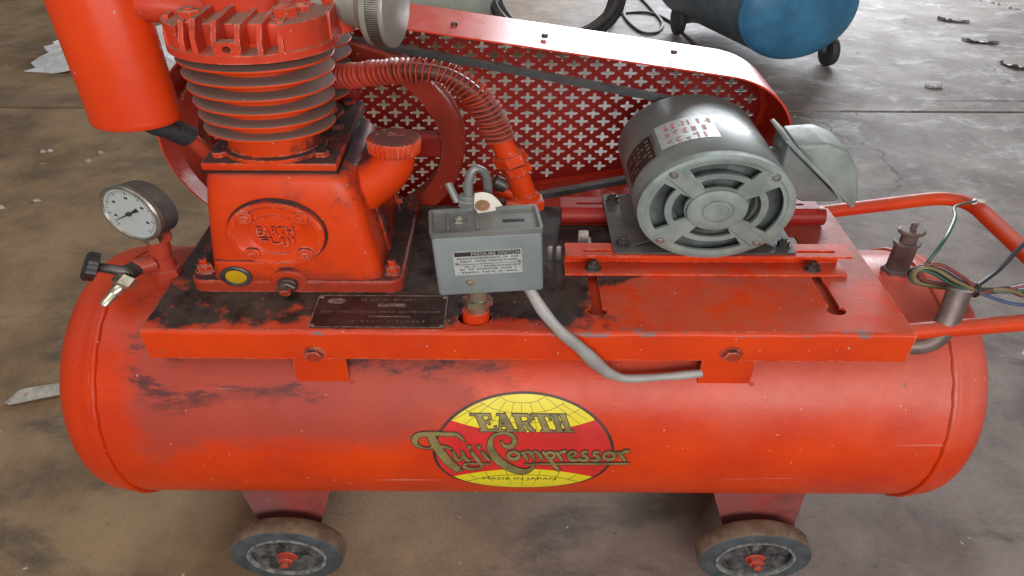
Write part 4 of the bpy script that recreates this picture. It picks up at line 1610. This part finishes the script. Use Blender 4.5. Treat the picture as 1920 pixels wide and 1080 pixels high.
g = G()
g.tube(spline([(.719, .399, .690), (.727, .412, .688), (.738, .405, .689)], 4), .0042, 8)
mk('bare_end', g, 'w_white', wb)
for m, a, b in (('w_black', (.60, .10, .694), (.72, .20, .750)), ('w_blue', (.60, .098, .688), (.74, .06, .655)), ('w_white', (.60, .095, .690), (.76, .12, .690)), ('w_white', (.69, .03, .64), (.655, .02, .612))):
    g = G()
    a, b = Vector(a), Vector(b)
    g.tube(spline([a, a.lerp(b, .35) + V3(0, 0, -.006), a.lerp(b, .7) + V3(0, .005, .006), b], 6), .0036 if m == 'w_black' else .003, 8)
    mk('wire', g, m, wb)
g = G()
g.tube(spline([T0 + V3(.003 * 0, .012 * math.cos(t), .012 * math.sin(t)) for t in (2 * PI * i / 10 for i in range(10))], 3, True), .0016, 8, closed=True)
g.lathe([(.011, -.004), (.0116, 0), (.011, .004)], T0, X, 20)
mk('tie', g, 'black', wb)

# ================================================================== things on the floor behind
# blue tank seen on its round end
bt = empty('blue_tank', (1.15, 3.5, 0), label='blue domed steel tank on dark legs, standing behind the compressor', category='tank')
bx_, by_, bz_, br_ = 1.185, 3.12, .340, .268
ba = V3(-.30, 1, 0).normalized()
g = G()
pf = [(0, -.085)]
for i in range(1, 11):
    t = PI / 2 * (1 - i / 10)
    pf.append((br_ * math.cos(t) ** .8, -.085 * math.sin(t)))
pf += [(br_ + .004, .004), (br_ + .004, .02)]
g.mat(0).lathe(pf, (bx_, by_, bz_), ba, 72)
g.mat(1).lathe([(br_ + .004, .02), (br_, .024), (br_, .85), (.2, .93), (0, .95)], (bx_, by_, bz_), ba, 72)
mk('shell', g, ['blue', 'blue_grey'], bt)
for px, py, rr in ((1.385, 3.22, .085), (.805, 3.80, .095)):
    g = G()
    o = V3(px, py, rr * .8)
    ax = V3(1, .12, 0).normalized()
    g.lathe([(0, -.020), (rr * .75, -.020), (rr * .94, -.016), (rr, 0), (rr * .94, .016), (rr * .75, .020), (0, .020)], V3(px, py, rr), ax, 32)
    mk('wheel', g, 'rubber', bt)
    g = G()
    g.tube([V3(px, py, .08), V3(bx_ + (px - bx_) * .45, by_ + (py - by_) * .5 + .08, .22)], .022, 10)
    g.tube([V3(px, py, .10), V3(bx_ + (px - bx_) * .35, by_ + .3, .16)], .014, 10)
    mk('leg', g, 'blue_grey', bt)

# pale green tank, only its belly in the picture
g = G()
g.lathe([(0, -.02), (.10, -.015), (.19, .03), (.235, .10), (.24, .14), (.24, .62), (.2, .70), (0, .72)], (-.07, 3.72, .285), V3(-1, .12, 0), 56)
pg = mk('pale_green_tank', g, 'pale_green', None, label='pale green round tank end above the belt guard', category='tank')
for px in (-.20, -.58):
    g = G()
    g.extr([[(px - .06, 0), (px + .06, 0), (px + .03, .16), (px - .03, .16)]], (0, 3.66, 0), X, Z, Y, .03)
    mk('foot', g, 'blue_grey', pg)
g = G()
g.box(-.105, -.035, 3.50, 3.57, 0, .10, .006)
mk('concrete_block', g, 'cement', None, label='small pale block on the floor beside the black hose coil', category='block')

# black hose coil standing against something behind the guard
g = G()
cen = V3(.195, 3.70, .285)
pts = []
turns = 5
for i in range(turns * 40):
    t = 2 * PI * i / 40
    rad = .290 + .018 * math.sin(i * .11) + .012 * (i // 40 % 2)
    off = .030 * (i / 40) - .06 + .010 * math.sin(t * 2 + i * .02)
    pts.append(V3(cen.x + rad * math.cos(t), cen.y + rad * .56 * math.sin(t) - off * .83, cen.z + rad * .83 * math.sin(t) + off * .56))
g.tube(pts, .022, 10)
mk('hose_coil', g, 'rubber', None, 60, label='coil of thick black hose leaning behind the belt guard', category='hose')
g = G()
g.tube(spline([(.42, 3.55, .05), (.60, 4.45, .010), (.585, 4.15, .010), (.630, 3.83, .010), (.700, 3.80, .010), (.760, 3.98, .010), (.755, 4.25, .010), (.715, 4.7, .010), (.60, 5.2, .010)], 12), .009, 8)
g.tube(spline([(.48, 3.9, .06), (.560, 4.22, .010), (.710, 4.27, .010), (.800, 4.10, .010), (.842, 3.80, .010), (.87, 3.4, .010)], 12), .009, 8)
mk('loose_cable', g, 'rubber', None, 60, label='thin black cable looping on the floor between the hose coil and the blue tank', category='cable')

# crumpled white plastic
def crumple(name, cx, cy, sx_, sy_, h, seed, mat, **tags):
    rd = random.Random(seed)
    g = G()
    n = 14
    top_ = [[None] * n for _ in range(n)]
    for i in range(n):
        for j in range(n):
            a, b = i / (n - 1) * 2 - 1, j / (n - 1) * 2 - 1
            e = max(0, 1 - (a * a + b * b) * .62)
            top_[i][j] = V3(cx + sx_ * (a + rd.uniform(-.09, .09)), cy + sy_ * (b + rd.uniform(-.09, .09)), .004 + h * e * rd.uniform(.25, 1))
    vs = [p for r in top_ for p in r] + [V3(p.x, p.y, max(.001, p.z - .02)) for r in top_ for p in r]
    N2 = n * n
    fs = []
    for i in range(n - 1):
        for j in range(n - 1):
            q = [i * n + j, (i + 1) * n + j, (i + 1) * n + j + 1, i * n + j + 1]
            fs += [[q[0], q[1], q[2]], [q[0], q[2], q[3]]]
            fs.append([k + N2 for k in q][::-1])
    for k in range(n - 1):
        for a, b in ((k, k + 1), ((n - 1) * n + k + 1, (n - 1) * n + k), ((k + 1) * n, k * n), (k * n + n - 1, (k + 1) * n + n - 1)):
            fs.append([b, a, a + N2, b + N2])
    g.add(vs, fs)
    return mk(name, g, mat, None, 12, **tags)
crumple('plastic_sheet', -1.66, 3.38, .42, .34, .17, 3, 'foil', label='crumpled white plastic sheet on the floor behind the canister', category='plastic sheet')
# paper scrap by the tank end
g = G()
rd = random.Random(2)
o = [(-1.045, .468), (-1.035, .512), (-1.02, .522), (-.93, .545), (-.885, .525), (-.925, .495), (-1.03, .458)]
g.extr([o], (0, 0, .004), X, Y, Z, .0012)
g.xf(Matrix.Translation((0, 0, 0)))
for p in g.v:
    p.z += max(0, (p.x + .95)) * .35 + .004 * math.sin(p.x * 60)
ps = mk('paper_scrap', g, 'paper_dirty', None, label='torn paper scrap with red scrawl on the floor beside the tank end', category='paper')
g = G()
for i in range(9):
    x0 = -1.015 + .012 * i
    y0 = .497 + .0035 * i
    zz = .0068 + max(0, x0 + .95) * .35 + .004 * math.sin(x0 * 60)
    g.add([(x0, y0 - .008 * rd.random(), zz), (x0 + .007, y0 - .006, zz), (x0 + .008, y0 + .004 * rd.random(), zz + .001), (x0 + .001, y0 + .003, zz)], [[0, 1, 2, 3]])
mk('scrawl', g, 'ink_red', ps)
# peeled flakes along the far side
for i, (cx, cy, a, L, lab) in enumerate(((2.29, 4.12, -.5, .16, 'curled grey flake, farthest of the row at the far edge of the floor'), (2.25, 3.66, -.35, .17, 'curled grey flake, second from the far end of the row'),
                                        (2.22, 3.20, -.8, .16, 'curled grey flake, nearest of the row at the floor edge'), (1.74, 2.86, -.15, .07, 'thin white sliver lying on the floor just beyond the joint'))):
    rd = random.Random(i + 20)
    g = G()
    n = 12
    d = V3(math.cos(a), math.sin(a), 0)
    s_ = V3(-d.y, d.x, 0)
    P0, P1 = [], []
    for k in range(n + 1):
        t = k / n * 2 - 1
        c = V3(cx, cy, 0) + d * L * t * .5 + s_ * (.025 * t * t)
        wd_ = (.028 if i < 3 else .010) * (1 - t * t * .8) * rd.uniform(.5, 1)
        P0.append(c - s_ * wd_ + Z * rd.uniform(.010, .028))
        P1.append(c + s_ * wd_ + Z * .003)
    vs = P0 + P1 + [p - Z * .003 for p in P0] + [p - Z * .0025 for p in P1]
    m = n + 1
    fs = []
    for k in range(n):
        fs += [[k, k + 1, m + k + 1, m + k], [2 * m + k + 1, 2 * m + k, 3 * m + k, 3 * m + k + 1], [k + 1, k, 2 * m + k, 2 * m + k + 1], [m + k, m + k + 1, 3 * m + k + 1, 3 * m + k]]
    g.add(vs, fs)
    mk('flake', g, 'flake' if i < 3 else 'foil', None, 20, label=lab, category='flake', group='flakes on the floor')
# crumbs of mortar, one object: nobody could count them
g = G()
rd = random.Random(5)
def crumb(x, y, r):
    n0 = [V3(rd.uniform(-1, 1), rd.uniform(-1, 1), 0).normalized() * r * rd.uniform(.6, 1.2) for _ in range(0)]
    v = [V3(x + r * math.cos(t + rd.uniform(-.3, .3)) * rd.uniform(.6, 1.2), y + r * math.sin(t) * rd.uniform(.6, 1.2), 0) for t in (0, 1.25, 2.5, 3.75, 5.0)]
    top_ = [V3(p.x * .5 + x * .5, p.y * .5 + y * .5, r * rd.uniform(.5, .9)) for p in v]
    g.add(v + top_, [[i, (i + 1) % 5, 5 + (i + 1) % 5, 5 + i] for i in range(5)] + [[5, 6, 7, 8, 9]])
for i in range(46):
    t = rd.random()
    crumb(2.62 + .55 * t + rd.uniform(-.02, .02), 4.75 - 1.15 * t + rd.uniform(-.03, .03), rd.uniform(.008, .020))
for i in range(70):
    x = rd.uniform(-2.2, 2.6)
    y = rd.uniform(.9, 4.2)
    crumb(x, y, rd.uniform(.002, .007))
for x, y in ((-1.60, 2.02), (-1.58, 2.03), (-1.40, 2.01), (-1.41, 1.93), (-1.52, 1.52), (-1.44, 1.58)):
    crumb(x, y, .013)
for i in range(40):
    crumb(rd.uniform(-1.6, 1.4), rd.uniform(-.35, .7), rd.uniform(.0012, .0035))
mk('gravel', g, 'cement', None, 20, kind='stuff', label='scattered crumbs of mortar and grit', category='grit')
